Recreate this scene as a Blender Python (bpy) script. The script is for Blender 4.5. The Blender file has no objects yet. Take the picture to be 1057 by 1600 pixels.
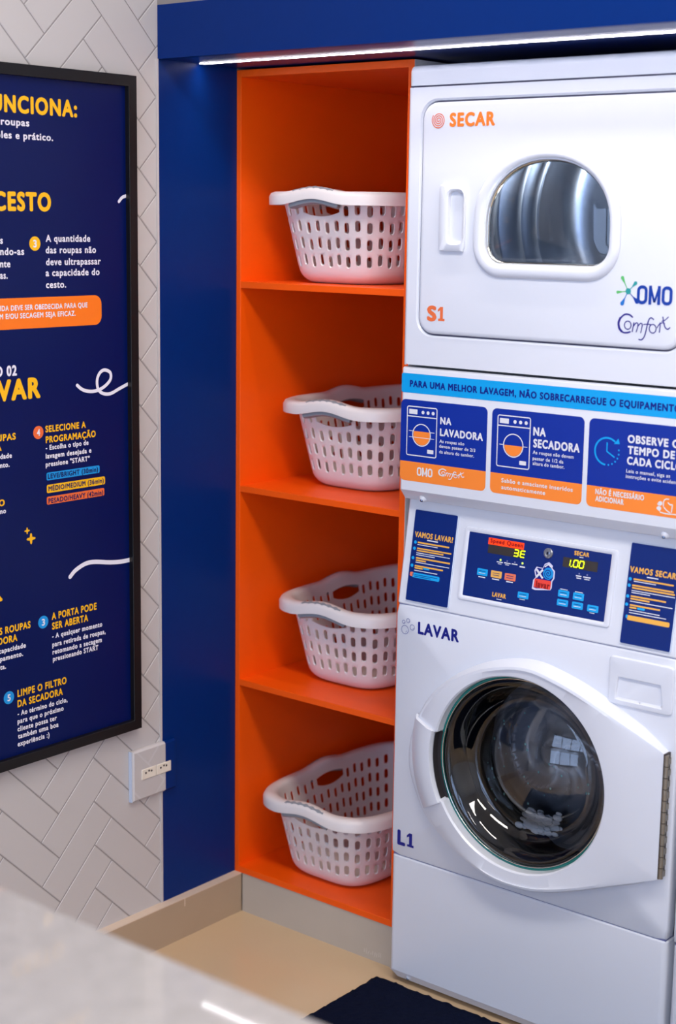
import bpy, bmesh, math, random
import numpy as np
from mathutils import Vector, Matrix

SC = bpy.context.scene
COL = SC.collection
# ------------------------------------------------------------------ camera
FPX = 2489.86                                   # focal length in pixels of the 1057x1600 frame
CAM = np.array([2.55526, -2.738, 1.6981])
ROT = np.array([[0.77255395, 0.63478634, 0.01437706],      # camera right, up, forward in the room
                [-0.12591365, 0.13096893, 0.98335797],
                [-0.62233926, 0.76150735, -0.18110883]])
cd = bpy.data.cameras.new('camera')
cam = bpy.data.objects.new('camera', cd)
COL.objects.link(cam)
m = Matrix.Identity(4)
for i in range(3):
    m[i][0], m[i][1], m[i][2], m[i][3] = ROT[0][i], ROT[1][i], -ROT[2][i], CAM[i]
cam.matrix_world = m
cd.sensor_fit = 'VERTICAL'
cd.sensor_height = 36
cd.sensor_width = 36
cd.lens = FPX / 1600 * 36
cd.clip_start = 0.05
cd.dof.use_dof = True
cd.dof.focus_distance = 3.35
cd.dof.aperture_fstop = 2.6
SC.camera = cam
# ------------------------------------------------------------------ light and exposure
SC.view_settings.view_transform = 'Standard'
SC.view_settings.look = 'None'
SC.view_settings.gamma = 1
SC.view_settings.exposure = 0.62
try:
    SC.cycles.use_denoising = True
    SC.cycles.max_bounces = 12
except Exception:
    pass
wd = bpy.data.worlds.new('world')
SC.world = wd
wd.use_nodes = True
wd.node_tree.nodes['Background'].inputs[0].default_value = (0.60, 0.76, 1.10, 1)
wd.node_tree.nodes['Background'].inputs[1].default_value = 3.3


def area(name, loc, target, sx, sy, power, color):
    l = bpy.data.lights.new(name, 'AREA')
    l.shape = 'RECTANGLE'
    l.size, l.size_y, l.energy, l.color = sx, sy, power, color
    o = bpy.data.objects.new(name, l)
    COL.objects.link(o)
    o.location = loc
    o.rotation_euler = (Vector(target) - Vector(loc)).to_track_quat('-Z', 'Y').to_euler()
    return o


area('ceiling_fill', (1.35, -1.15, 2.86), (1.35, -1.15, 0), 1.2, 0.35, 18, (1.0, 0.94, 0.88))  # unseen light added over the aisle to lift tile and lower washer
area('ceiling_fill', (3.0, -1.15, 2.86), (3.0, -1.15, 0), 1.2, 0.35, 18, (1.0, 0.94, 0.88))  # second light added over the aisle, also out of view
area('ceiling_fill', (2.2, -3.7, 2.86), (2.2, -3.7, 0), 1.2, 0.4, 14, (1.0, 0.94, 0.88))
portal = area('window_portal', (2.3, -5.18, 1.35), (2.3, 0, 1.35), 3.6, 2.6, 1, (1, 1, 1))
portal.data.cycles.is_portal = True
portal = area('window_portal', (-0.1, -3.3, 1.3), (2.3, -3.3, 1.3), 2.4, 2.4, 1, (1, 1, 1))
portal.data.cycles.is_portal = True
LED_POWER = 10.0
LED_WATTS = 2.0


# ------------------------------------------------------------------ materials
def lin(c):
    return tuple(((v / 255 + 0.055) / 1.055) ** 2.4 if v / 255 > 0.04045 else v / 255 / 12.92 for v in c)


MATS = {}


def mat(name, rgb, rough=0.5, metal=0.0, coat=0.0, emit=0.0, noise=0.0, nscale=40, bump=0.0, bscale=200,
        trans=0.0, ior=1.45, alpha=1.0, spec=0.5, coat_rough=0.05):
    mt = bpy.data.materials.new(name)
    mt.use_nodes = True
    nt = mt.node_tree
    b = nt.nodes['Principled BSDF']
    c = lin(rgb) if max(rgb) > 1.0 else rgb
    b.inputs['Base Color'].default_value = (*c, 1)
    b.inputs['Roughness'].default_value = rough
    b.inputs['Metallic'].default_value = metal
    b.inputs['Coat Weight'].default_value = coat
    b.inputs['Coat Roughness'].default_value = coat_rough
    b.inputs['IOR'].default_value = ior
    b.inputs['Specular IOR Level'].default_value = spec
    b.inputs['Transmission Weight'].default_value = trans
    b.inputs['Alpha'].default_value = alpha
    if emit:
        b.inputs['Emission Color'].default_value = (*c, 1)
        b.inputs['Emission Strength'].default_value = emit
    tc = nt.nodes.new('ShaderNodeTexCoord')
    if noise:
        n = nt.nodes.new('ShaderNodeTexNoise')
        n.inputs['Scale'].default_value = nscale
        n.inputs['Detail'].default_value = 6
        nt.links.new(tc.outputs['Object'], n.inputs['Vector'])
        mx = nt.nodes.new('ShaderNodeMix')
        mx.data_type = 'RGBA'
        mx.inputs[6].default_value = (*[max(0, v * (1 - noise)) for v in c], 1)
        mx.inputs[7].default_value = (*[min(1, v * (1 + noise)) for v in c], 1)
        nt.links.new(n.outputs['Fac'], mx.inputs[0])
        nt.links.new(mx.outputs[2], b.inputs['Base Color'])
    if bump:
        n2 = nt.nodes.new('ShaderNodeTexNoise')
        n2.inputs['Scale'].default_value = bscale
        n2.inputs['Detail'].default_value = 3
        nt.links.new(tc.outputs['Object'], n2.inputs['Vector'])
        bp = nt.nodes.new('ShaderNodeBump')
        bp.inputs['Strength'].default_value = bump
        bp.inputs['Distance'].default_value = 0.002
        nt.links.new(n2.outputs['Fac'], bp.inputs['Height'])
        nt.links.new(bp.outputs['Normal'], b.inputs['Normal'])
    MATS[name] = mt
    return mt


mat('tile_white', (199, 193, 190), 0.45, bump=0.05, bscale=30)
mat('tile_grout', (150, 144, 142), 0.7)
mat('plaster_white', (225, 222, 218), 0.7, bump=0.05)
mat('ceiling_white', (225, 222, 218), 0.8)
mat('blue_laminate', (0, 40, 108), 0.36, spec=0.16, bump=0.12, bscale=90, noise=0.05)
mat('blue_soffit', (0, 34, 110), 0.3, spec=0.5, bump=0.03)
mat('orange_laminate', (0.95, 0.100, 0.0), 0.45, spec=0.42, noise=0.04, nscale=12)
mat('floor_beige', (206, 178, 142), 0.22, noise=0.06, nscale=3)
mat('baseboard_beige', (176, 152, 126), 0.4, noise=0.06, nscale=8)
mat('baseboard_edge', (222, 200, 178), 0.4, noise=0.03)
mat('kick_beige', (188, 176, 160), 0.4, noise=0.07, nscale=10)
mat('scuff_white', (225, 218, 208), 0.6)
mat('counter_stone', (176, 170, 165), 0.3, noise=0.22, nscale=34, coat=0.9, coat_rough=0.04)
mat('counter_side', (225, 222, 216), 0.5)
mat('carpet_navy', (9, 16, 38), 0.95, noise=0.6, nscale=300, bump=1.0, bscale=400, spec=0.1)
mat('frame_black', (14, 12, 12), 0.42)
mat('poster_navy', (0, 17, 78), 0.33, spec=0.25)
mat('ink_yellow', (255, 190, 8), 0.45)
mat('ink_white', (238, 234, 242), 0.45)
mat('ink_cyan', (20, 150, 222), 0.45)
mat('ink_orange', (255, 122, 14), 0.45)
mat('ink_red_orange', (243, 110, 52), 0.45)
mat('ink_navy', (6, 18, 84), 0.45)
mat('appliance_white', (221, 224, 232), 0.28, coat=0.25, coat_rough=0.1, bump=0.015, bscale=500)
mat('plastic_white', (221, 224, 232), 0.33)
mat('seam_dark', (112, 106, 124), 0.7)
mat('sticker_white', (228, 228, 232), 0.35)
mat('sticker_cyan', (0, 160, 228), 0.4)
mat('sticker_blue', (2, 44, 152), 0.4)
mat('sticker_navy', (0, 36, 112), 0.35)
mat('sticker_orange', (255, 140, 52), 0.4)
mat('print_orange', (246, 130, 44), 0.4)
mat('print_coral', (232, 112, 62), 0.4)
mat('print_blue', (2, 56, 152), 0.4)
mat('print_deep_blue', (4, 20, 128), 0.4)
mat('print_violet', (34, 24, 128), 0.4)
mat('print_green', (92, 186, 104), 0.4)
mat('print_teal', (40, 150, 150), 0.4)
mat('print_azure', (24, 110, 190), 0.4)
mat('print_outline', (120, 124, 170), 0.5)
mat('print_sand', (240, 178, 74), 0.45)
mat('button_cyan', (20, 165, 232), 0.4)
mat('button_yellow', (240, 182, 90), 0.4)
mat('button_coral', (238, 122, 88), 0.4)
mat('logo_red', (238, 70, 58), 0.4)
mat('logo_outline', (222, 218, 240), 0.4)
mat('display_dark', (58, 52, 50), 0.25)
mat('display_red', (255, 62, 14), 0.4, emit=0.35)
mat('print_dark_red', (150, 14, 4), 0.5)
mat('digit_lit', (222, 250, 20), 0.4, emit=0.9)
mat('led_green', (190, 230, 90), 0.4, emit=0.6)
mat('chrome', (225, 222, 214), 0.12, metal=1.0)
mat('brushed_steel', (178, 180, 184), 0.3, metal=1.0)
mat('screw_steel', (150, 165, 190), 0.25, metal=1.0)
mat('hinge_metal', (150, 144, 132), 0.38, metal=0.9, noise=0.2, nscale=60)
mat('hinge_dark', (58, 50, 48), 0.5)
mat('drum_steel', (176, 182, 192), 0.28, metal=1.0, noise=0.06, nscale=20)
mat('drum_dark', (46, 48, 52), 0.3, metal=0.7)
mat('rubber_black', (14, 15, 18), 0.4)
mat('slot_dark', (48, 44, 46), 0.45)
mat('gasket_teal', (24, 120, 112), 0.2, coat=0.3)
mat('basket_white', (226, 218, 216), 0.38)
mat('grip_grey', (140, 145, 152), 0.55)
mat('cloth_grey', (104, 107, 113), 0.35, noise=0.45, nscale=7, coat=0.5)
mat('foam_white', (225, 225, 225), 0.6, bump=0.4, bscale=60)
mat('water_drop', (120, 176, 172), 0.1, coat=1.0)
mat('socket_white', (236, 226, 208), 0.35)
mat('socket_hole', (40, 34, 32), 0.6)
mat('switch_plate', (206, 201, 199), 0.35)
mat('plate_edge', (196, 208, 226), 0.2, coat=0.3)
mat('led_diffuser', (1.0, 0.955, 1.0), 0.4, emit=LED_POWER)
mat('led_channel', (200, 200, 205), 0.35, metal=0.8)


def glass_mat(name, tint, mirror):
    mt = bpy.data.materials.new(name)
    mt.use_nodes = True
    nt = mt.node_tree
    for n in list(nt.nodes):
        nt.nodes.remove(n)
    out = nt.nodes.new('ShaderNodeOutputMaterial')
    tr = nt.nodes.new('ShaderNodeBsdfTransparent')
    tr.inputs[0].default_value = (*tint, 1)
    gl = nt.nodes.new('ShaderNodeBsdfGlossy')
    gl.inputs['Roughness'].default_value = 0.03
    fr = nt.nodes.new('ShaderNodeFresnel')
    fr.inputs[0].default_value = mirror
    mx = nt.nodes.new('ShaderNodeMixShader')
    nt.links.new(fr.outputs[0], mx.inputs[0])
    nt.links.new(tr.outputs[0], mx.inputs[1])
    nt.links.new(gl.outputs[0], mx.inputs[2])
    nt.links.new(mx.outputs[0], out.inputs[0])
    MATS[name] = mt
    return mt


glass_mat('dryer_glass', (0.86, 0.89, 0.93), 1.6)
glass_mat('washer_glass', (0.85, 0.87, 0.9), 1.75)
glass_mat('window_glass', (0.95, 0.97, 1.0), 1.4)


# ------------------------------------------------------------------ mesh helpers
class MB:
    def __init__(s):
        s.v, s.f, s.mi, s.mats = [], [], [], []

    def m(s, name):
        if name not in s.mats:
            s.mats.append(name)
        return s.mats.index(name)

    def face(s, idx, mt):
        s.f.append(tuple(idx))
        s.mi.append(s.m(mt))

    def add(s, pts):
        n = len(s.v)
        s.v.extend([tuple(float(c) for c in p) for p in pts])
        return list(range(n, n + len(pts)))

    def poly(s, pts, mt):
        s.face(s.add(pts), mt)

    def box(s, x0, x1, y0, y1, z0, z1, mt):
        a = s.add([(x, y, z) for z in (z0, z1) for y in (y0, y1) for x in (x0, x1)])
        for q in ((0, 2, 3, 1), (4, 5, 7, 6), (0, 1, 5, 4), (2, 6, 7, 3), (0, 4, 6, 2), (1, 3, 7, 5)):
            s.face([a[i] for i in q], mt)

    def loft(s, loops, mt, closed=True, cap0=False, cap1=False, cyc=False):
        ids = [s.add(l) for l in loops]
        n = len(loops[0])
        if cyc:
            ids.append(ids[0])
        for a, b in zip(ids[:-1], ids[1:]):
            for i in range(n if closed else n - 1):
                j = (i + 1) % n
                s.face((a[i], a[j], b[j], b[i]), mt)
        if cap0:
            s.face(ids[0][::-1], mt)
        if cap1:
            s.face(ids[-1], mt)
        return ids


def world_loc(o):
    p = Vector((0, 0, 0))
    while o is not None:
        p += o.location
        o = o.parent
    return p


def obj(name, mb, parent=None, smooth=False, bevel=0.0, seg=2, origin=None, angle=35, solid=0.0):
    """link a builder's mesh as one object; geometry is given in room coordinates"""
    me = bpy.data.meshes.new(name)
    if parent is not None:
        off = world_loc(parent)
    elif origin is not None:
        off = Vector(origin)
    else:
        off = Vector((0, 0, 0))
    me.from_pydata([(x - off.x, y - off.y, z - off.z) for x, y, z in mb.v], [], mb.f)
    for n in mb.mats:
        me.materials.append(MATS[n])
    me.polygons.foreach_set('material_index', mb.mi)
    bm = bmesh.new()
    bm.from_mesh(me)
    if smooth != 'flat2d':
        bmesh.ops.remove_doubles(bm, verts=bm.verts, dist=1e-6)
        bmesh.ops.recalc_face_normals(bm, faces=bm.faces)
    bm.to_mesh(me)
    bm.free()
    o = bpy.data.objects.new(name, me)
    COL.objects.link(o)
    if parent is not None:
        o.parent = parent
    else:
        o.location = off
    if smooth is True:
        me.polygons.foreach_set('use_smooth', [True] * len(me.polygons))
        me.set_sharp_from_angle(angle=math.radians(angle))
    if bevel:
        b = o.modifiers.new('bevel', 'BEVEL')
        b.width, b.segments, b.limit_method = bevel, seg, 'ANGLE'
        b.angle_limit = math.radians(30)
        b.harden_normals = False
        me.polygons.foreach_set('use_smooth', [True] * len(me.polygons))
        me.set_sharp_from_angle(angle=math.radians(30))
    return o


def empty(name, loc, label, cat, group=None):
    o = bpy.data.objects.new(name, None)
    o.empty_display_size = 0.1
    COL.objects.link(o)
    o.location = loc
    return tag(o, label, cat, group)


def tag(o, label, cat, group=None, kind=None):
    o['label'], o['category'] = label, cat
    if group:
        o['group'] = group
    if kind:
        o['kind'] = kind
    return o


def struct(name, mb, **k):
    o = obj(name, mb, **k)
    o['kind'] = 'structure'
    return o


class Plane:
    """a flat surface in the room with its own u (right) and v (up) axes, metres"""

    def __init__(s, o, u, v):
        s.o, s.u, s.v = np.array(o, float), np.array(u, float), np.array(v, float)
        s.u /= np.linalg.norm(s.u)
        s.v /= np.linalg.norm(s.v)
        s.n = np.cross(s.u, s.v)

    def at(s, px, py):
        """surface coordinates of a point measured on the photograph"""
        d = ROT.T @ np.array([(px - 528.5) / FPX, -(py - 800) / FPX, 1.0])
        t = ((s.o - CAM) @ s.n) / (d @ s.n)
        q = CAM + d * t - s.o
        return np.array([q @ s.u, q @ s.v])

    def p3(s, uv, h=0.0):
        return s.o + s.u * uv[0] + s.v * uv[1] + s.n * h

    def lift(s, h):
        return Plane(s.o + s.n * h, s.u, s.v)


_glyph = {}


def glyphs(text, bold=0.035, shear=0.0, space=1.06):
    k = (text, bold, shear, space)
    if k not in _glyph:
        cu = bpy.data.curves.new('text', 'FONT')
        cu.body, cu.offset, cu.shear, cu.space_character = text, bold, shear, space
        cu.resolution_u = 4
        o = bpy.data.objects.new('text', cu)
        COL.objects.link(o)
        dg = bpy.context.evaluated_depsgraph_get()
        me = bpy.data.meshes.new_from_object(o.evaluated_get(dg), depsgraph=dg)
        v = np.array([(a.co.x, a.co.y) for a in me.vertices])
        f = [tuple(p.vertices) for p in me.polygons]
        bpy.data.objects.remove(o)
        bpy.data.curves.remove(cu)
        bpy.data.meshes.remove(me)
        _glyph[k] = (v, f)
    return _glyph[k]


CAPH = 0.70


def one(mb, pl, u0, v0, cap, mt, h):
    """the figure 1 with flag and foot"""
    k = cap
    t = 0.24 * k
    for p in (((0.06, 0), (0.62, 0), (0.62, 0.17), (0.06, 0.17)), ((0.22, 0.17), (0.47, 0.17), (0.47, 1.0), (0.22, 1.0)), ((0.22, 1.0), (0.02, 0.80), (0.02, 0.64), (0.22, 0.76))):
        flat(mb, pl, [(u0 + a * k, v0 + c * k) for a, c in p], mt, h)


def text_uv(mb, pl, s, u0, v0, u1, cap, mt, h=0.0, bold=0.035, shear=0.0, v1=None):
    """lettering fitted between two points; heavy weights overlay shifted copies of the same outline"""
    heavy = max(0.0, bold)
    v, f = glyphs(s, 0.0, shear, 1.06 + heavy * 2.2)
    lo, hi = v[:, 0].min() - heavy, v[:, 0].max() + heavy
    k = (u1 - u0) / (hi - lo)
    sh = [(0, 0)] + ([(heavy * math.cos(a), heavy * 0.8 * math.sin(a)) for a in [math.pi / 4 * q for q in range(8)]] if heavy > 0 else [])
    for si, (dx, dy) in enumerate(sh):
        ids = mb.add([pl.p3((u0 + (x + dx - lo) * k, v0 + (y + dy) * cap / CAPH), h + 2.5e-5 * si) for x, y in v])
        for q in f:
            mb.face([ids[i] for i in q], mt)


def omo(mb, pl, p0, p1, cap_px, mt, h):
    """condensed block capitals O M O between two baseline points"""
    a, c = pl.at(*p0), pl.at(*p1)
    hh = pl.at(p0[0], p0[1] - cap_px)[1] - a[1]
    W = c[0] - a[0]
    v0 = (a[1] + c[1]) / 2
    t = W * 0.082
    for u in (a[0], a[0] + W * 0.70):
        r = rrect(u + t / 2, u + W * 0.30 - t / 2, v0 + t / 2, v0 + hh - t / 2, W * 0.095, 5)
        stroke(mb, pl, r, t, mt, h, smooth=False, closed=True)
    u = a[0] + W * 0.335
    w = W * 0.33
    for x in (u + t / 2, u + w - t / 2):
        stroke(mb, pl, [(x, v0), (x, v0 + hh)], t, mt, h, smooth=False, caps=False)
    for x0, x1 in ((u + t * 0.4, u + w / 2), (u + w - t * 0.4, u + w / 2)):
        flat(mb, pl, [(x0 - t * .4, v0 + hh), (x0 + t * .4, v0 + hh), (x1 + t * .35, v0 + hh * .12), (x1 - t * .35, v0 + hh * .12)], mt, h)


def text(mb, pl, s, x0, y0, x1, y1, cap_px, mt, h=0.0003, bold=0.035, shear=0.0):
    """lettering whose baseline ends and capital height were measured on the photograph"""
    a, b = pl.at(x0, y0), pl.at(x1, y1)
    t = pl.at(x0, y0 - cap_px)
    text_uv(mb, pl, s, a[0], (a[1] + b[1]) / 2, b[0], t[1] - a[1], mt, h, bold, shear)


def rrect(u0, u1, v0, v1, r, n=6):
    pts = []
    for cx, cy, a0 in ((u1 - r, v1 - r, 0), (u0 + r, v1 - r, 90), (u0 + r, v0 + r, 180), (u1 - r, v0 + r, 270)):
        for i in range(n + 1):
            a = math.radians(a0 + 90 * i / n)
            pts.append((cx + r * math.cos(a), cy + r * math.sin(a)))
    return pts


def disc(cu, cv, ru, rv=None, n=24):
    rv = ru if rv is None else rv
    return [(cu + ru * math.cos(2 * math.pi * i / n), cv + rv * math.sin(2 * math.pi * i / n)) for i in range(n)]


def flat(mb, pl, uv, mt, h=0.0003):
    mb.poly([pl.p3(q, h) for q in uv], mt)


def smoothline(pts, n=8):
    p = [np.array(q, float) for q in pts]
    p = [2 * p[0] - p[1]] + p + [2 * p[-1] - p[-2]]
    out = []
    for i in range(1, len(p) - 2):
        for j in range(n):
            t = j / n
            out.append(0.5 * (2 * p[i] + (p[i + 1] - p[i - 1]) * t + (2 * p[i - 1] - 5 * p[i] + 4 * p[i + 1] - p[i + 2]) * t * t
                              + (3 * p[i] - 3 * p[i + 1] + p[i + 2] - p[i - 1]) * t ** 3))
    out.append(p[-2])
    return out


_lay = [0]


def stroke(mb, pl, pts, w, mt, h=0.0003, smooth=True, caps=True, w2=None, closed=False):
    _lay[0] = (_lay[0] + 1) % 9
    h += 2.2e-5 * _lay[0]
    p = smoothline(pts) if smooth else [np.array(q, float) for q in pts]
    L, R = [], []
    n = len(p)
    for i in range(n):
        if closed:
            d = p[(i + 1) % n] - p[i - 1]
        else:
            d = p[min(i + 1, n - 1)] - p[max(i - 1, 0)]
        d = d / (np.linalg.norm(d) + 1e-12)
        nn = np.array([-d[1], d[0]])
        ww = w if w2 is None else w + (w2 - w) * i / (n - 1)
        L.append(p[i] + nn * ww / 2)
        R.append(p[i] - nn * ww / 2)
    for i in range(n if closed else n - 1):
        j = (i + 1) % n
        flat(mb, pl, (L[i], R[i], R[j], L[j]), mt, h + (2e-7 * i if n < 200 else 0))
    if caps and not closed:
        flat(mb, pl, disc(*p[0], w / 2, n=12), mt, h + 4.5e-5)
        flat(mb, pl, disc(*p[-1], (w if w2 is None else w2) / 2, n=12), mt, h + 4.5e-5)


def ring(mb, pl, cu, cv, ru, rv, w, mt, h=0.0003, n=28):
    stroke(mb, pl, disc(cu, cv, ru, rv, n), w, mt, h, smooth=False, closed=True)


def px(pl, pts):
    return [pl.at(*q) for q in pts]


# ------------------------------------------------------------------ the room
b = MB()
b.box(-0.2, 4.8, -5.3, 0.95, -0.12, 0, 'floor_beige')
struct('floor', b)
b = MB()
b.box(-0.2, 4.8, -5.3, 0.95, 2.9, 3.0, 'ceiling_white')
struct('ceiling', b)
b = MB()
b.box(-0.2, 4.8, 0.80, 0.95, 0, 2.9, 'plaster_white')
struct('wall_back', b)
b = MB()
b.box(4.6, 4.8, -5.3, 0.80, 0, 2.9, 'plaster_white')
struct('wall_right', b)
# shop front behind the viewer, glazed between two piers
b = MB()
b.box(-0.2, 0.5, -5.3, -5.1, 0, 2.9, 'plaster_white')
b.box(4.1, 4.8, -5.3, -5.1, 0, 2.9, 'plaster_white')
b.box(0.5, 4.1, -5.3, -5.1, 2.7, 2.9, 'plaster_white')
struct('wall_front', b)
b = MB()
for x in (0.5, 1.38, 2.28, 3.18, 4.05):
    b.box(x, x + 0.05, -5.17, -5.12, 0.0, 2.7, 'frame_black')
b.box(0.5, 4.1, -5.17, -5.12, 0.0, 0.1, 'frame_black')
b.box(0.5, 4.1, -5.17, -5.12, 2.6, 2.7, 'frame_black')
w1 = struct('window_1', b)
b = MB()
b.box(0.5, 4.1, -5.15, -5.14, 0.1, 2.6, 'window_glass')
o = obj('window_pane', b, parent=w1)

# left wall: white herringbone boards with fine joints
TY0, TZ0, TH = -0.6113, 2.0012, 0.05135


def clip_poly(p, lo, hi):
    for ax, bound, sgn in ((0, lo[0], 1), (0, hi[0], -1), (1, lo[1], 1), (1, hi[1], -1)):
        out = []
        for i in range(len(p)):
            a, c = p[i], p[(i + 1) % len(p)]
            da, dc = (a[ax] - bound) * sgn, (c[ax] - bound) * sgn
            if da >= 0:
                out.append(a)
            if da * dc < 0:
                t = da / (da - dc)
                out.append(tuple(a[k] + (c[k] - a[k]) * t for k in range(2)))
        p = out
        if len(p) < 3:
            return []
    return p


def herringbone(lo, hi):
    """board outlines (y, z) of the herringbone, shrunk by the joint, clipped to a rectangle"""
    for k in range(-70, 70):
        for mm in range(-20, 20):
            for (p0, p1, q0, q1) in ((0, 3, 0, 1), (0, 1, 1, 4)):
                P0, P1, Q0, Q1 = p0 + k + 3 * mm, p1 + k + 3 * mm, q0 + k - 3 * mm - 1, q1 + k - 3 * mm - 1
                yc, zc = TY0 + ((P0 + P1) / 2 - (Q0 + Q1) / 2) * TH, TZ0 + ((P0 + P1) / 2 + (Q0 + Q1) / 2) * TH
                if not (lo[0] - 0.2 < yc < hi[0] + 0.2 and lo[1] - 0.2 < zc < hi[1] + 0.2):
                    continue
                res = []
                for g in (0.018, 0.034):
                    c = [(P0 + g, Q0 + g), (P1 - g, Q0 + g), (P1 - g, Q1 - g), (P0 + g, Q1 - g)]
                    res.append(clip_poly([(TY0 + (pp - qq) * TH, TZ0 + (pp + qq) * TH) for pp, qq in c], lo, hi))
                if len(res[0]) >= 3:
                    yield res


def boards(mb, x, lo, hi, mt):
    for o_, i_ in herringbone(lo, hi):
        if len(i_) < 3:
            continue
        if len(o_) == len(i_):
            a = mb.add([(x - 0.0012, y, z) for y, z in o_])
            c = mb.add([(x, y, z) for y, z in i_])
            for q in range(len(a)):
                r = (q + 1) % len(a)
                mb.face((a[q], a[r], c[r], c[q]), mt)
            mb.face(c, mt)
        else:
            mb.poly([(x, y, z) for y, z in i_], mt)


b = MB()
for y0, y1, z0, z1 in ((-2.05, 0.80, 0, 2.9), (-5.1, -4.55, 0, 2.9), (-4.55, -2.05, 2.55, 2.9), (-4.55, -2.05, 0, 0.1)):
    b.box(-0.2, -0.0012, y0, y1, z0, z1, 'tile_grout')
boards(b, 0.0, (-2.05, 0.09), (-0.2475, 2.9), 'tile_white')
struct('wall_left', b)
b = MB()  # glazing added out of view for its streaks in the dryer glass
for y in (-4.55, -3.95, -3.35, -2.75, -2.10):
    b.box(-0.12, -0.07, y, y + 0.05, 0.1, 2.55, 'frame_black')
b.box(-0.12, -0.07, -4.55, -2.05, 0.1, 0.16, 'frame_black')
b.box(-0.12, -0.07, -4.55, -2.05, 2.49, 2.55, 'frame_black')
w2 = struct('added_window', b)
b = MB()
b.box(-0.10, -0.09, -4.55, -2.05, 0.1, 2.55, 'window_glass')
obj('window_pane', b, parent=w2)
# pale edge strip where the tiling stops, the blue lining board and the header box
b = MB()
b.box(-0.0005, 0.0028, -0.2535, -0.2475, 0.1, 2.03, 'tile_white')
struct('trim_1', b)
b = MB()
b.box(-0.001, 0.002, -0.2475, 0.0, 0.1, 2.03, 'blue_laminate')
struct('trim_2', b)
b = MB()
b.box(0.0005, 4.6, -0.2475, -0.2295, 2.03, 2.1414, 'blue_laminate')
b.box(0.0005, 4.6, -0.2295, 0.80, 2.03, 2.045, 'blue_soffit')
b.box(0.0005, 4.6, -0.2295, 0.80, 2.1264, 2.1414, 'plaster_white')
struct('trim_3', b)
b = MB()
b.box(0.0, 0.0245, -2.05, 0.001, 0.0, 0.0985, 'baseboard_beige')
b.box(0.0, 0.0250, -2.05, 0.001, 0.0985, 0.1005, 'baseboard_edge')
b.box(0.0240, 0.0252, -0.1985, -0.1965, 0.08, 0.0990, 'baseboard_edge')
struct('baseboard_left', b)

# LED strip light under the header
b = MB()
b.box(0.012, 3.9, -0.132, -0.118, 2.0290, 2.0302, 'led_channel')
led = obj('led_strip_light', b, origin=(1.95, -0.125, 2.03))
tag(led, 'thin glowing white strip light under the blue header', 'light')
b = MB()
b.box(0.0125, 3.8995, -0.1315, -0.1185, 2.0282, 2.0292, 'led_diffuser')
obj('diffuser', b, parent=led)
ll = area('strip_light_emitter', (1.956, -0.125, 2.0276), (1.956, -0.125, 0), 3.88, 0.012, LED_WATTS, (1.0, 0.88, 0.78))
ll.rotation_euler = (0, 0, 0)
ll.data.spread = math.radians(105)

# ------------------------------------------------------------------ framed poster
POS = Plane((0.013, 0, 0), (0, 1, 0), (0, 0, 1))
PY0, PY1, PZ0, PZ1 = -1.32, -0.3335, 0.5565, 1.9872
post = empty('framed_poster', (0.0, (PY0 + PY1) / 2, PZ0), 'tall navy instruction poster in a black frame on the white tiled wall', 'poster')
b = MB()
FW = 0.0225
rc = lambda d, x: [(x, PY0 + d, PZ0 + d), (x, PY1 - d, PZ0 + d), (x, PY1 - d, PZ1 - d), (x, PY0 + d, PZ1 - d)]
b.loft([rc(0, 0.0005), rc(0, 0.0255), rc(FW, 0.0255), rc(FW, 0.0005)], 'frame_black', cyc=True)
obj('frame', b, parent=post, bevel=0.001)
b = MB()
b.box(0.001, 0.0128, PY0 + 0.01, PY1 - 0.01, PZ0 + 0.01, PZ1 - 0.01, 'poster_navy')
T = lambda *a, **k: text(b, POS, *a, **k)
Y, Wt = 'ink_yellow', 'ink_white'
T('FUNCIONA:', -28, 173.3, 120.5, 180.4, 26, Y, bold=0.05)
T('roupas', 1, 195.6, 45.7, 196.2, 11, Wt)
T('ples e prático.', -6, 215.4, 83, 219.5, 11, Wt)
T('CESTO', -10, 327.6, 80, 329, 28, Y, bold=0.055)
for s, x0, y0, x1, y1, c in (
        ('s', 0, 380.6, 4.4, 380.6, 11), ('ndo-as', 0, 398.3, 37.6, 398, 11), ('nte', 0, 417.6, 16, 417.2, 11),
        ('as.', 0, 435.6, 11.8, 435, 11), ('A quantidade', 71.3, 378.1, 141, 377, 10.6), ('das roupas não', 71.3, 396, 150, 394.6, 10.6),
        ('deve ultrapassar', 71.8, 414.5, 157.4, 412.6, 10.6), ('a capacidade do', 71.3, 431.5, 155.5, 429.3, 10.6),
        ('cesto.', 71.8, 450, 103.3, 449, 10.6)):
    T(s, x0, y0, x1, y1, c, Wt)


def badge(x, y, rx, ry, digit, mt):
    c, e, g = POS.at(x, y), POS.at(x + rx, y), POS.at(x, y - ry)
    flat(b, POS, disc(c[0], c[1], abs(g[1] - c[1]), abs(g[1] - c[1])), mt, 0.0003)
    r = abs(g[1] - c[1])
    text_uv(b, POS, digit, c[0] - r * 0.32, c[1] - r * 0.5, c[0] + r * 0.32, r, Wt, 0.0006)


def pill(pts, mt, r=0.35, h=0.0003):
    q = px(POS, pts)
    v0, v1 = (q[2][1] + q[3][1]) / 2, (q[0][1] + q[1][1]) / 2
    u0, u1 = (q[0][0] + q[3][0]) / 2, (q[1][0] + q[2][0]) / 2
    flat(b, POS, rrect(u0, u1, v0, v1, abs(v1 - v0) * r), mt, h)


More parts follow.
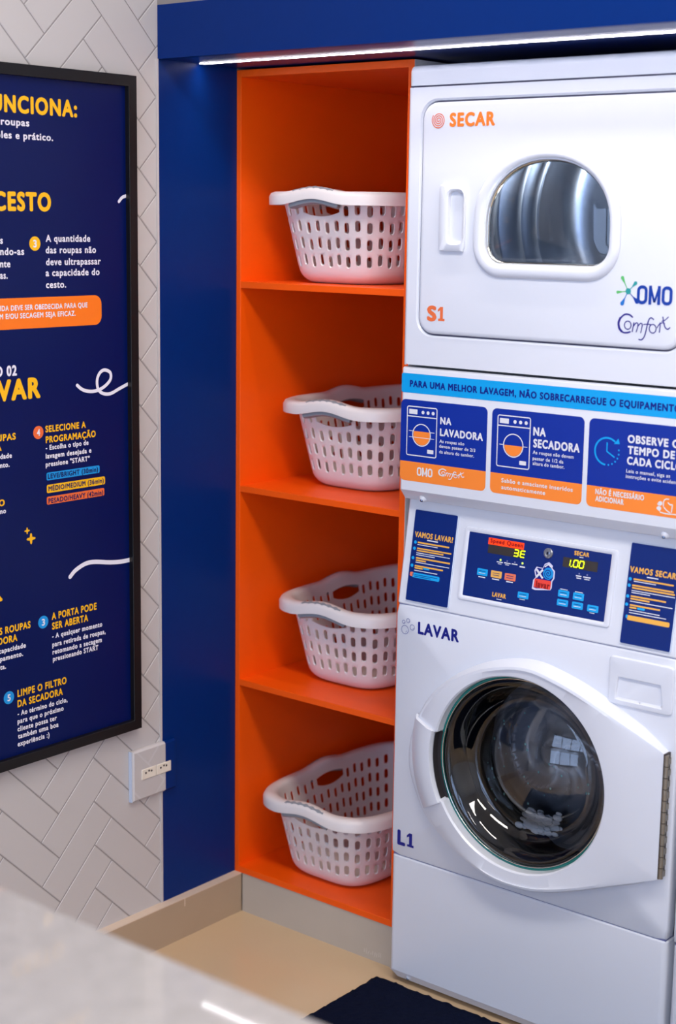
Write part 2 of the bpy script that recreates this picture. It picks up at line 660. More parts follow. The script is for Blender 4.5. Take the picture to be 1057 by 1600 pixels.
badge(54.4, 380.6, 8.9, 11.3, '3', Y)
pill(((-90, 472), (158.6, 459), (158.6, 506.8), (-90, 521)), 'ink_orange', 0.3)
T('IDA DEVE SER OBEDECIDA PARA QUE', 0, 486.4, 136.5, 479.7, 8, Wt, h=0.0006)
T('M E/OU SECAGEM SEJA EFICAZ.', -1, 498.9, 118, 493, 8, Wt, h=0.0006)
T('O 02', -8, 588.3, 26.3, 586.5, 15.5, Wt, bold=0.05)
T('VAR', -5, 626.3, 63.5, 620, 31, Y, bold=0.055)
cr = lambda pts, sx, oy: [POS.at(x / sx, y / sx + oy) for x, y in pts]
WS = 0.0072
stroke(b, POS, cr(((490, 1065), (520, 1090), (560, 1103), (610, 1100), (660, 1075), (700, 1030), (700, 985), (665, 968), (635, 985),
                   (617, 1030), (622, 1085), (650, 1115), (700, 1118), (760, 1085), (833, 1045)), 4.065, 340), WS, Wt)
stroke(b, POS, cr(((755, 955), (775, 930), (800, 919), (825, 913)), 4.065, 80), 0.0068, Wt)
stroke(b, POS, cr(((445, 1062), (480, 1020), (540, 980), (600, 967), (700, 970), (770, 965), (834, 952)), 4.065, 640), 0.0095, Wt)
badge(59.8, 675.7, 8.1, 10.3, '4', 'ink_red_orange')
for s, x0, y0, x1, y1, c, mt, bo in (
        ('SELECIONE A', 70.8, 675, 134, 668.3, 9.8, Y, .045), ('PROGRAMAÇÃO', 71.3, 691.7, 149.6, 682.3, 9.8, Y, .045),
        ('- Escolha o tipo de', 71.3, 702.7, 138.3, 695.4, 7.5, Wt, .044), ('lavagem desejada e', 71.3, 716.3, 142.7, 707, 7.5, Wt, .044),
        ('pressione "START"', 71.3, 729, 140.2, 720, 7.5, Wt, .044),
        ('UPAS', -5, 690, 24.6, 686, 10, Y, .045), ('A', -7, 705, 2.5, 704, 10, Y, .045), ('dade', 0, 717, 18.4, 715, 7.5, Wt, .044),
        ('nto.', 0, 731, 14.8, 729, 7.5, Wt, .044), ('O', -2, 790.8, 7.4, 790, 9.8, Y, .045), ('no', 0, 802.6, 9.3, 801.6, 7.5, Wt, .044),
        ('R', -24, 943, 4.5, 937, 31, Y, .055),
        ('A PORTA PODE', 80.8, 968.3, 151, 951.7, 10.5, Y, .045), ('SER ABERTA', 81.3, 983.4, 137.7, 970.2, 10.5, Y, .045),
        ('- A qualquer momento', 81.3, 997.5, 159.7, 978.7, 7.5, Wt, .044), ('para retirada de roupas,', 81.6, 1010, 164.8, 990.6, 7.5, Wt, .044),
        ('retomando a secagem', 82, 1022.4, 159, 1002.8, 7.5, Wt, .044), ('pressionando START', 82.6, 1033.8, 153.6, 1014.4, 7.5, Wt, .044),
        ('S ROUPAS', -1, 992.2, 47.7, 980.3, 10.5, Y, .045), ('DORA', -3, 1008.2, 27, 1000.7, 10.5, Y, .045),
        ('capacidade', -2, 1021.6, 40.3, 1011.3, 7.5, Wt, .044), ('pamento.', 0, 1034, 36, 1024, 7.5, Wt, .044), ('ta.', 0, 1046.7, 9.3, 1044.4, 7.5, Wt, .044),
        ('LIMPE O FILTRO', 27.3, 1088, 104, 1068.2, 10.5, Y, .045), ('DA SECADORA', 27.3, 1104.5, 98, 1085.4, 10.5, Y, .045),
        ('- Ao término do ciclo,', 27.3, 1117.7, 105.4, 1097.4, 7.5, Wt, .044), ('para que o próximo', 27.3, 1130.5, 99.3, 1110, 7.5, Wt, .044),
        ('cliente possa ter', 27.3, 1142.4, 88.7, 1125.2, 7.5, Wt, .044), ('também uma boa', 28, 1153.5, 91.4, 1135.8, 7.5, Wt, .044),
        ('experiência :)', 27.5, 1165.7, 77.4, 1151.7, 7.5, Wt, .044)):
    T(s, x0, y0, x1, y1, c, mt, bold=bo)
pill(((72.6, 739.6), (155.5, 726.1), (155.5, 738.4), (72.6, 751.2)), 'ink_cyan', 0.22)
pill(((73, 758.1), (164, 743.8), (164, 756.9), (73, 770.4)), Y, 0.22)
pill(((73, 777.3), (162.9, 761.3), (162.9, 774.1), (73, 788.8)), 'ink_red_orange', 0.22)
T('LEVE/BRIGHT (30min)', 74.6, 748.2, 153, 736.4, 7.4, 'ink_navy', h=0.0006)
T('MÉDIO/MEDIUM (36min)', 75.5, 766.7, 161.9, 754.4, 7.4, 'ink_navy', h=0.0006)
T('PESADO/HEAVY (42min)', 75.5, 785.6, 161.1, 773.3, 7.4, 'ink_navy', h=0.0006)
badge(67.5, 972, 8, 10, '3', 'ink_cyan')
badge(13.8, 1090, 8, 10, '5', 'ink_cyan')
for sx, sy, r in ((42.3, 829.4, 5.5), (48.5, 841.7, 9.0)):
    c, e = POS.at(sx, sy), POS.at(sx, sy - r)
    R_ = abs(e[1] - c[1])
    star = []
    for i in range(32):
        a = 2 * math.pi * i / 32
        rr = R_ * (0.42 + 0.58 * abs(math.cos(2 * a)) ** 3)
        star.append((c[0] + rr * math.cos(a), c[1] + rr * math.sin(a)))
    flat(b, POS, star, Y)
obj('printed_sheet', b, parent=post, smooth='flat2d')

# ------------------------------------------------------------------ socket plate on the tile / blue border
plate = empty('socket_plate', (0, -0.279, 0.378), 'square socket plate straddling white tile and blue panel below the poster', 'socket')
SY0, SY1, SYM, SZ0, SZ1 = -0.350, -0.212, -0.2475, 0.3785, 0.4985


def cover(mb, y0, y1, mt, soft0, soft1):
    x0, x1 = 0.0008, 0.0125
    a = 0.004
    loops = []
    for x, k in ((x0, 0.0), (x1 - a, 0.0), (x1, 1.0)):
        ya, yb = y0 + a * k * soft0, y1 - a * k * soft1
        loops.append([(x, ya, SZ0 + a * k), (x, yb, SZ0 + a * k), (x, yb, SZ1 - a * k), (x, ya, SZ1 - a * k)])
    mb.loft(loops, mt, cap0=True, cap1=True)


b = MB()
cover(b, SY0, SYM, 'switch_plate', 1, 0)
boards(b, 0.0127, (SY0 + 0.004, SZ0 + 0.004), (SYM, SZ1 - 0.004), 'tile_white')
b.box(0.0008, 0.010, SY0 - 0.003, SY0 - 0.0005, SZ0, SZ1, 'plate_edge')
o = obj('cover_tile_side', b, parent=plate)
o['label'] = 'white tile-patterned half of the cover'
b = MB()
cover(b, SYM, SY1, 'blue_laminate', 0, 1)
o = obj('cover_blue_side', b, parent=plate)
o['label'] = 'blue half of the cover'
for y0 in (-0.3245, -0.2770):
    b = MB()
    b.box(0.0120, 0.0150, y0, y0 + 0.0455, 0.426, 0.4505, 'socket_white')
    s_ = obj('socket', b, parent=plate, bevel=0.0012)
    b = MB()
    for dy, dz in ((0.012, 0), (0.022, 0.003), (0.030, 0.001)):
        b.loft([[(x, y0 + dy + 0.0026 * math.cos(t), 0.441 + dz + 0.0026 * math.sin(t)) for t in [k * math.pi / 5 for k in range(10)]] for x in (0.0150, 0.0154)],
               'socket_hole', cap0=True, cap1=True)
    obj('pin_holes', b, parent=s_)

# ------------------------------------------------------------------ orange shelving unit
CX0, CX1, CI0, CI1 = 0.0025, 0.505, 0.0158, 0.4897
CD = 0.72
unit = empty('shelving_unit', (0.25, 0.36, 0.0), 'tall open orange shelving unit with four compartments beside the washer', 'shelves')
OR = 'orange_laminate'
for x0, x1 in ((CX0, CI0), (CI1, CX1)):
    b = MB()
    b.box(x0, x1, 0.0, CD, 0.1005, 2.0255, OR)
    obj('side_panel', b, parent=unit, bevel=0.0007)
b = MB()
b.box(CX1, CX1 + 0.0008, 0.001, CD, 0.1005, 2.0253, 'plaster_white')
o = obj('outer_cladding', b, parent=unit)
o['label'] = 'pale outer face of the right side'
b = MB()
b.box(CI0, CI1, 0.0, CD, 2.0095, 2.0255, OR)
obj('top_panel', b, parent=unit, bevel=0.0007)
SHELF_TOP = (0.5958, 1.0720, 1.5512)
for z in SHELF_TOP:
    b = MB()
    b.box(CI0, CI1, 0.0005, CD - 0.006, z - 0.0148, z, OR)
    obj('shelf', b, parent=unit, bevel=0.0007)
b = MB()
b.box(CI0, CI1, 0.0, CD, 0.1005, 0.1165, OR)
obj('bottom_panel', b, parent=unit, bevel=0.0007)
b = MB()
b.box(CI0, CI1, CD - 0.006, CD, 0.1165, 2.0095, OR)
obj('back_panel', b, parent=unit)  # unseen base, kept open so window light reaches the lower washer
b = MB()
b.box(0.0262, 0.505, 0.0025, 0.020, 0.0, 0.1005, 'kick_beige')
KP = Plane((0, 0.0025, 0), (1, 0, 0), (0, 0, 1))
rnd = random.Random(3)
for i in range(9):
    u = 0.415 + 0.006 * i + rnd.uniform(-.001, .001)
    stroke(b, KP, [(u, 0.012 + rnd.uniform(0, .003)), (u + rnd.uniform(-.001, .002), 0.012 + rnd.uniform(.004, .014))], 0.0009, 'scuff_white', 0.0002, smooth=False)
obj('toe_kick', b, parent=unit)

# ------------------------------------------------------------------ laundry baskets
NC, SUB = 52, 4
NP = NC * SUB
EXPO = 4.2


def supere(n):
    t = np.linspace(0, 2 * np.pi, 40001)
    a, bb = 0.150, 0.250
    cx = a * np.sign(np.cos(t)) * np.abs(np.cos(t)) ** (2 / EXPO)
    cy = bb * np.sign(np.sin(t)) * np.abs(np.sin(t)) ** (2 / EXPO)
    s = np.concatenate([[0], np.cumsum(np.hypot(np.diff(cx), np.diff(cy)))])
    k0 = np.argmin(np.abs(t - 1.5 * np.pi))          # begin at the middle of the front (-y) side
    q = (s[k0] + np.arange(n) / n * s[-1]) % s[-1]
    return np.interp(q, s, cx) / a, np.interp(q, s, cy) / bb


SXU, SYU = supere(NP)
BZ0, BZ1, BZT = 0.034, 0.184, 0.205


def bdim(z):
    t = (z - BZ0) / (BZT - BZ0)
    return 0.133 + 0.033 * t, 0.233 + 0.036 * t


def bpt(u, z, off=0.0):
    """point on the basket wall: u in columns around, z height, off outward"""
    i = (u * SUB) % NP
    k = int(math.floor(i)) % NP
    f = i - math.floor(i)
    sx = SXU[k] * (1 - f) + SXU[(k + 1) % NP] * f
    sy = SYU[k] * (1 - f) + SYU[(k + 1) % NP] * f
    a, c = bdim(z)
    return ((a + off) * sx, (c + off) * sy, z)


HANDLE_AT = (0, 13, 26, 39)
HW = 2


def bump_at(u):
    d = min(min(abs(u - h), NC - abs(u - h)) for h in HANDLE_AT)
    return 0.5 + 0.5 * math.cos(math.pi * min(1, d / 2.9))


def basket_body():
    mb = MB()
    mt = 'basket_white'
    TH_ = 0.0026
    rows = 4
    rh = (BZ1 - BZ0) / rows

    def cellblock(u0, nu, r):
        z0, z1 = BZ0 + r * rh, BZ0 + (r + 1) * rh
        per = []
        for k in range(nu * SUB):
            per.append((k / SUB, 0.0))
        for k in range(SUB):
            per.append((nu, k / SUB))
        for k in range(nu * SUB):
            per.append((nu - k / SUB, 1.0))
        for k in range(SUB):
            per.append((0.0, 1 - k / SUB))
        hole = []
        for pu, pv in per:
            X, Yv = (pu / nu) * 2 - 1, pv * 2 - 1
            if nu == 1:                                      # peanut-shaped slot
                if True:
                    ang = math.atan2(Yv, X)
                    hx, hy = 0.238 * math.cos(ang), math.sin(ang)
                    hy = 0.315 * (abs(hy) ** 0.75) * (1 if hy >= 0 else -1)
                    hx *= 0.86 + 0.5 * abs(hy / 0.315) ** 2 * 0.6
                hole.append((0.5 + hx, 0.5 + hy))
            else:                                            # handle opening, lens-shaped
                top, bot = 0.62 + 0.36 * (1 - X * X), -0.25 - 0.50 * (1 - X * X)
                s = (Yv + 1) / 2
                hole.append(((X * 0.93 + 1) / 2 * nu, (bot + (top - bot) * s + 1) / 2))
        if nu == 1:
            dz = (0.0022 if (int(u0) % 2) else -0.0022)
        else:
            dz = 0.0
        zc = lambda v: z0 + v * rh

        def loop(pts, grow, off, d):
            out = []
            cu = sum(p[0] for p in pts) / len(pts)
            cv = sum(p[1] for p in pts) / len(pts)
            for a, c in pts:
                out.append(bpt(u0 + cu + (a - cu) * grow, zc(cv + (c - cv) * grow) + d, off))
            return out
        outer = loop(per, 1.0, 0.0, 0)
        h1 = loop(hole, 1.22 if nu == 1 else 1.03, 0.0004 if nu == 1 else 0.0, dz)
        h2 = loop(hole, 1.0, -TH_ * 0.75, dz)
        h3 = loop(hole, 1.0, -TH_, dz)
        inner = loop(per, 1.0, -TH_, 0)
        mb.loft([outer, h1, h2, h3, inner], mt)

    for r in range(rows):
        u = 0
        skip = set()
        if r == rows - 1:
            for h in HANDLE_AT:
                cellblock((h - HW) % NC, 2 * HW, r)
                for k in range(-HW, HW):
                    skip.add((h + k) % NC)
        for u in range(NC):
            if u not in skip:
                cellblock(u, 1, r)
    # floor pan with rounded foot, outside and inside
    for off, dz in ((0.0, 0.0), (-TH_, TH_)):
        loops = [[bpt(k / SUB, BZ0, off) for k in range(NP)]]
        a0, c0 = bdim(BZ0)
        for j in range(1, 7):
            an = math.pi / 2 * j / 6
            ins, zz = 0.030 * (1 - math.cos(an)) + 0.005 * math.sin(an), BZ0 - (BZ0 - dz) * math.sin(an)
            loops.append([((a0 + off - ins) * SXU[k], (c0 + off - ins) * SYU[k], zz) for k in range(NP)])
        for s in (0.7, 0.35, 0.02):
            loops.append([((a0 - 0.035) * SXU[k] * s, (c0 - 0.035) * SYU[k] * s, dz) for k in range(NP)])
        mb.loft(loops, mt, cap1=True)
    return mb


def basket_rim():
    mb = MB()
    prof = [(-0.0026, 0.1838), (-0.0022, 0.196), (0.001, 0.2025), (0.007, 0.2052), (0.017, 0.2052), (0.0245, 0.2020), (0.0285, 0.194),
            (0.0310, 0.1755), (0.0295, 0.1752), (0.0265, 0.190), (0.022, 0.1985), (0.008, 0.2015), (0.002, 0.198), (0.0, 0.1842)]
    loops = []
    for o, z in prof:
        l = []
        for k in range(NP):
            B = bump_at(k / SUB)
            if z > 0.186:
                zz = z + 0.011 * B
            elif o > 0.02:
                zz = z + 0.0135 * B
            else:
                zz = z
            a, c = bdim(min(z, 0.19))
            l.append(((a + o) * SXU[k], (c + o) * SYU[k], zz))
        loops.append(l)
    mb.loft(loops, 'basket_white', cyc=True)
    return mb


def basket_grip(h):
    mb = MB()
    loops = []
    n = 46
    for i in range(n + 1):
        u = h - 2.1 + 4.2 * i / n
        B = bump_at(u % NC)
        rib = 0.0006 if i % 2 else 0.0
        zt, zb = 0.1790 + 0.0125 * B, 0.1645 + 0.0135 * B
        if i in (0, n):
            zt, zb = zt - 0.003, zb + 0.003
        o0, o1 = 0.0035, 0.0235 + rib
        l = []
        for oo, z in ((o0, zt), (o0, zb + 0.002), (o0 + 0.004, zb - rib), (o1 - 0.004, zb - rib), (o1, zb + 0.003), (o1, zt)):
            q = bpt(u % NC, 0.184, oo)
            l.append((q[0], q[1], z))
        loops.append(l)
    mb.loft(loops, 'grip_grey', cap0=True, cap1=True)
    # soft scalloped strip let into the top of the rim
    la, lb, lc, ld_ = [], [], [], []
    for t in range(61):
        u = h - 1.75 + 3.5 * t / 60
        wv = 0.5 + 0.5 * math.sin(2 * math.pi * t / 10)
        B = bump_at(u % NC)
        row = []
        for oo, up in ((0.0195 - 0.003 * wv, -0.001), (0.0197 - 0.003 * wv, 0.0009), (0.0235 + 0.0012 * wv, 0.0008), (0.0240 + 0.0012 * wv, -0.0015)):
            q = bpt(u % NC, 0.19, oo)
            top = 0.2052 + 0.011 * B - max(0, oo - 0.017) * 0.43
            row.append((q[0], q[1], top + up))
        for l, q in zip((la, lb, lc, ld_), row):
            l.append(q)
    mb.loft([la, lb, lc, ld_], 'grip_grey', closed=False, cyc=True)
    return mb


def make_basket(loc, label):
    root = empty('laundry_basket', (0, 0, 0), label, 'basket', 'baskets on the orange shelves')
    obj('body', basket_body(), parent=root, smooth=True, angle=50)
    obj('rim', basket_rim(), parent=root, smooth=True, angle=60)
    for h in HANDLE_AT:
        o = obj('handle_grip', basket_grip(h), parent=root, smooth=True, angle=40)
        o['label'] = 'grey ribbed handle grip'
    root.location = loc
    return root


def copy_tree(o, parent=None):
    c = o.copy()
    COL.objects.link(c)
    c.parent = parent
    for ch in list(o.children):
        copy_tree(ch, c)
    return c


spots = [((0.2315, 0.281, 0.1167), 0.0, 'white slotted laundry basket on the bottom shelf near the floor'),
         ((0.2285, 0.338, 0.5960), 0.0, 'white slotted laundry basket on the second shelf from the bottom'),
         ((0.2255, 0.350, 1.0722), 0.0, 'white slotted laundry basket on the third shelf from the bottom'),
         ((0.2195, 0.302, 1.5514), 0.0, 'white slotted laundry basket on the top shelf, seen level with its rim')]
bk0 = make_basket(spots[0][0], spots[0][2])
for loc, rz, lab in spots[1:]:
    c = copy_tree(bk0)
    c.location = loc
    c.rotation_euler[2] = rz
    c['label'] = lab

# ------------------------------------------------------------------ stacked washer and dryer
MX, MW, MY = 0.526, 0.683, -0.0486
FR = Plane((MX, MY, 0), (1, 0, 0), (0, 0, 1))
mac = empty('stacked_washer_dryer', (MX + MW / 2, 0.3, 0.0), 'white stacked coin-laundry washer and dryer beside the orange shelves', 'washer dryer', 'stacked laundry machines')
AW = 'appliance_white'


def panel_front(mb, x0, x1, z0, z1, yf, yb, mt, r=0.012, rt=0.0, rb=0.0, n=5):
    """sheet-metal front: rounded vertical edges, optional rounded top or bottom edge"""
    prof = [(x0, yb)]
    for i in range(n + 1):
        a = math.pi / 2 * i / n
        prof.append((x0 + r - r * math.cos(a), yf + r - r * math.sin(a)))
    for i in range(n + 1):
        a = math.pi / 2 * i / n
        prof.append((x1 - r + r * math.sin(a), yf + r - r * math.cos(a)))
    prof.append((x1, yb))

    def lp(ins, z):
        cx = (x0 + x1) / 2
        return [(cx + (x - cx) * (1 - ins / ((x1 - x0) / 2)), max(y, yf + ins) if y < yb else y, z) for x, y in prof]
    loops = []
    for i in range(n + 1):
        if rb:
            a = math.pi / 2 * i / n
            loops.append(lp(rb * (1 - math.sin(a)), z0 + rb * (1 - math.cos(a))))
    if not rb:
        loops.append(lp(0, z0))
    if rt:
        for i in range(n + 1):
            a = math.pi / 2 * i / n
            loops.append(lp(rt * (1 - math.cos(a)), z1 - rt * (1 - math.sin(a))))
    else:
        loops.append(lp(0, z1))
    mb.loft(loops, mt, cap0=True, cap1=True)


# sides, back and plinth
for x in (MX + 0.002, MX + MW - 0.005):
    b = MB()
    b.box(x, x + 0.003, -0.005, 0.66, 0.012, 1.9665, AW)
    obj('side_panel', b, parent=mac)
b = MB()
b.box(MX + 0.005, MX + MW - 0.005, 0.655, 0.66, 0.012, 1.9665, AW)
obj('back_panel', b, parent=mac)
for x in (MX + 0.06, MX + MW - 0.06):
    for y in (0.05, 0.60):
        b = MB()
        b.loft([[(x + 0.02 * math.cos(t), y + 0.02 * math.sin(t), z) for t in [k * math.pi / 8 for k in range(16)]] for z in (0.0, 0.013)], 'rubber_black', cap0=True, cap1=True)
        obj('levelling_foot', b, parent=mac)
# top lid of the dryer
b = MB()
panel_front(b, MX, MX + MW, 1.9665, 2.0075, MY, 0.66, AW, r=0.016, rt=0.014)
obj('top_lid', b, parent=mac, smooth=True)
b = MB()
b.box(MX + 0.004, MX + MW - 0.004, MY + 0.006, 0.6, 1.9630, 1.9668, 'seam_dark')
obj('lid_seam', b, parent=mac)


# ---- generic ring between two outlines, matched by angle
def by_angle(uv, cu, cv, n=96):
    a = np.array([math.atan2(v - cv, u - cu) for u, v in uv])
    r = np.array([math.hypot(u - cu, v - cv) for u, v in uv])
    # resample the polygon by ray casting from the centre
    out = []
    m_ = len(uv)
    for k in range(n):
        t = 2 * math.pi * k / n
        d = (math.cos(t), math.sin(t))
        best = 0
        for i in range(m_):
            x1, y1 = uv[i][0] - cu, uv[i][1] - cv
            x2, y2 = uv[(i + 1) % m_][0] - cu, uv[(i + 1) % m_][1] - cv
            den = d[0] * (y2 - y1) - d[1] * (x2 - x1)
            if abs(den) < 1e-12:
                continue
            tt = (x1 * (y2 - y1) - y1 * (x2 - x1)) / den
            ss = (x1 * d[1] - y1 * d[0]) / den
            if tt > 0 and -1e-9 <= ss <= 1 + 1e-9:
                best = max(best, tt)
        out.append((cu + d[0] * best, cv + d[1] * best))
    return out


def grow(uv, cu, cv, d):
    """inset (d<0) or outset (d>0) an angular outline along its normals"""
    n = len(uv)
    out = []
    for i in range(n):
        t = np.array(uv[(i + 1) % n]) - np.array(uv[i - 1])
        t = t / (np.linalg.norm(t) + 1e-12)
        out.append((uv[i][0] + t[1] * d, uv[i][1] - t[0] * d))
    return out


def L3(uv, h):
    return [FR.p3(q, h) for q in uv]


def dshape(u0, u1, v0, v1, vs, rb, n=10):
    """window outline: flat foot with round corners, arched head springing at vs"""
    pts = []
    cu = (u0 + u1) / 2
    for i in range(n + 1):
        a = math.radians(180 + 90 * i / n)
        pts.append((u0 + rb + rb * math.cos(a), v0 + rb + rb * math.sin(a)))
    for i in range(n + 1):
        a = math.radians(270 + 90 * i / n)
        pts.append((u1 - rb + rb * math.cos(a), v0 + rb + rb * math.sin(a)))
    for i in range(2 * n + 5):
        a = math.pi * i / (2 * n + 4)
        ca, sa = math.cos(a), math.sin(a)
        e = 2 / 2.15
        pts.append((cu + (u1 - u0) / 2 * abs(ca) ** e * (1 if ca > 0 else -1), vs + (v1 - vs) * sa ** e))
    return pts


# dryer front frame (ring round the door) and the door
DC = (0.3415, 1.70)
NA = 480
door_o = by_angle(rrect(0.0415, 0.6440, 1.4655, 1.9325, 0.034, 8), *DC, NA)
gap_o = grow(door_o, *DC, 0.0035)
win_o = by_angle(dshape(0.1775, 0.5085, 1.5885, 1.8385, 1.690, 0.066), *DC, NA)
win_i = by_angle(dshape(0.2035, 0.4870, 1.6145, 1.8165, 1.690, 0.040), *DC, NA)
b = MB()
x0, x1, z0, z1 = 0, MW, 1.3975, 1.9630
rect = by_angle([(0.010, z0 + .001), (MW - 0.010, z0 + .001), (MW - 0.010, z1), (0.010, z1)], *DC, NA)
b.loft([L3(rect, 0), L3(grow(door_o, *DC, 0.0075), 0), L3(gap_o, -0.004), L3(gap_o, -0.012)], AW)
for xa, sg in ((0.0, 1), (MW, -1)):                        # rounded side edges
    lp = []
    for z in (z0, z1):
        l = [(MX + xa, 0.005, z)]
        for i in range(6):
            a = math.pi / 2 * i / 5
            l.append((MX + xa + sg * (0.012 - 0.012 * math.cos(a)), MY + 0.012 - 0.012 * math.sin(a), z))
        lp.append(l)
    b.loft(lp, AW, closed=False)
obj('dryer_front_frame', b, parent=mac, smooth=True)
b = MB()
b.loft([L3(gap_o, -0.0115), L3(grow(door_o, *DC, -0.02), -0.0116)], 'seam_dark')
obj('door_seam', b, parent=mac)
b = MB()
b.loft([L3(door_o, -0.0115), L3(door_o, -0.003), L3(grow(door_o, *DC, -0.0015), 0.0005), L3(grow(door_o, *DC, -0.0045), 0.0025),
        L3(grow(door_o, *DC, -0.009), 0.0030), L3(grow(win_o, *DC, 0.004), 0.0030), L3(win_i, 0.003)], AW)
ddoor = obj('dryer_door', b, parent=mac, smooth=True, angle=30)
b = MB()
W_ = [(win_o, 0.002, 0.004), (win_o, 0.0, 0.0075), (win_o, -0.003, 0.0105), (win_o, -0.008, 0.0125), (win_i, 0.010, 0.0125), (win_i, 0.006, 0.0115),
      (win_i, 0.0035, 0.008), (win_i, 0.002, -0.004), (win_i, 0.0005, -0.008)]
b.loft([L3(grow(s, *DC, d), h) for s, d, h in W_], 'plastic_white')
obj('window_bezel', b, parent=ddoor, smooth=True, angle=60)
b = MB()
b.loft([L3(grow(win_i, *DC, d), h) for d, h in ((0.0012, -0.0078), (0.001, -0.004), (-0.0015, -0.0025), (-0.004, -0.004), (-0.0045, -0.010))], 'chrome')
obj('chrome_trim', b, parent=ddoor, smooth=True, angle=60)
b = MB()
loops = []
for i in range(15):
    s = 1 - i / 14.5
    loops.append([FR.p3((DC[0] + (q[0] - DC[0]) * s, DC[1] + (q[1] - DC[1]) * s), -0.0055 + 0.019 * (1 - s ** 2.6)) for q in grow(win_i, *DC, -0.002)])
b.loft(loops, 'dryer_glass', cap1=True)
obj('window_glass', b, parent=ddoor, smooth=True, angle=80)
# pull handle
b = MB()
hu0, hu1, hv0, hv1 = 0.0930, 0.1560, 1.6355, 1.7690
ru0, ru1, rv0, rv1 = 0.1165, 0.1530, 1.6530, 1.7560
hc = ((hu0 + hu1) / 2 + 0.008, (hv0 + hv1) / 2)
ho = by_angle(rrect(hu0, hu1, hv0, hv1, 0.004, 4), *hc, 64)
hi_ = by_angle(rrect(ru0, ru1, rv0, rv1, 0.010, 4), *hc, 64)
b.loft([L3(ho, 0.002), L3(ho, 0.009), L3(grow(ho, *hc, -0.0025), 0.0115), L3(grow(hi_, *hc, 0.004), 0.0135), L3(grow(hi_, *hc, 0.0), 0.011),
        [FR.p3((q[0], q[1]), 0.004 if q[0] > hc[0] else -0.0145) for q in grow(hi_, *hc, -0.004)]], 'plastic_white', cap1=True)
obj('handle', b, parent=ddoor, smooth=True, angle=40)
# printing on the dryer door
DP = FR.lift(0.0031)
b = MB()
text(b, DP, 'SECAR', 703, 197, 774, 195, 20, 'print_orange', bold=0.055)
obj('dryer_lettering', b, parent=ddoor, smooth='flat2d')
b = MB()
c = DP.at(686, 188)
sp = [(c[0] + (0.0016 + 0.0148 * t) * math.cos(-2 * math.pi * 3.6 * t), c[1] + (0.0016 + 0.0148 * t) * math.sin(-2 * math.pi * 3.6 * t)) for t in np.linspace(0, 1, 90)]
stroke(b, DP, sp, 0.0019, 'print_coral', smooth=False)
obj('spiral_emblem', b, parent=ddoor, smooth='flat2d')
b = MB()
text(b, DP, 'S', 667.5, 500, 682.5, 501, 22, 'print_coral', bold=0.06)
q = DP.at(684, 501.3)
one(b, DP, q[0], q[1], DP.at(684, 479.3)[1] - q[1], 'print_coral', 0.0003)
obj('dryer_number', b, parent=ddoor, smooth='flat2d')


def comfort(mb, pl, cv_, w, mt, h=0.0003):
    """the script logotype drawn as pen strokes; cv_ maps sketch coordinates to the surface"""
    S = lambda pts, k=1.0, k2=None, cl=False: stroke(mb, pl, [cv_(*q) for q in pts], w * k, mt, h, w2=None if k2 is None else w * k2)
    S(((692, 512), (668, 493), (632, 489), (598, 515), (577, 565), (583, 608), (610, 638), (645, 643), (672, 636)), 1.3)
    S(((590, 520), (576, 560), (582, 605), (600, 630)), 1.9)
    ov = lambda cx, cy, rx, ry: [(cx + rx * math.cos(a), cy + ry * math.sin(a)) for a in np.linspace(0, 2 * math.pi, 13)]
    S(ov(653, 580, 28, 34), 0.85)
    S(((704, 560), (698, 595), (690, 634)), 0.9)
    S(((700, 590), (722, 562), (738, 568), (735, 600), (724, 636)), 0.85)
    S(((737, 590), (760, 565), (775, 575), (770, 605), (762, 642)), 0.85)
    S(((870, 532), (850, 519), (832, 532), (817, 580), (803, 640), (788, 682), (768, 702), (746, 700)), 0.95)
    S(((787, 574), (820, 572), (850, 576)), 0.8)
    S(ov(862, 610, 29, 36), 0.85)
    S(((925, 560), (923, 600), (918, 640)), 0.9)
    S(((900, 600), (915, 575), (945, 560), (962, 568)), 0.8)
    S(((948, 512), (955, 560), (968, 600), (988, 614), (1006, 602)), 1.0)
    S(((940, 548), (965, 538), (994, 512)), 0.8)


b = MB()
omo(b, DP, (995.5, 474.5), (1051, 478), 29.5, 'print_blue', 0.0006)
ce = DP.at(982.5, 455)
for (ax, ay), wd_, mt_ in (((973.5, 434), 0.0070, 'print_green'), ((966, 456.5), 0.0058, 'print_green'), ((994, 442.5), 0.0074, 'print_teal'),
                           ((973, 474), 0.0082, 'print_azure'), ((996, 471), 0.0090, 'print_blue')):
    q = DP.at(ax, ay)
    mid = ce + (q - ce) * 0.55
    stroke(b, DP, [ce, mid], 0.0016, mt_, smooth=False, caps=False)
    stroke(b, DP, [mid, q], 0.0016, mt_, smooth=False, w2=wd_)
flat(b, DP, disc(ce[0], ce[1], 0.0058), 'print_teal', 0.0005)
obj('detergent_logo', b, parent=ddoor, smooth='flat2d')
b = MB()
comfort(b, DP, lambda x, y: DP.at(860 + x / 5.366, 400 + y / 5.366), 0.0024, 'print_violet')
obj('softener_logo', b, parent=ddoor, smooth='flat2d')
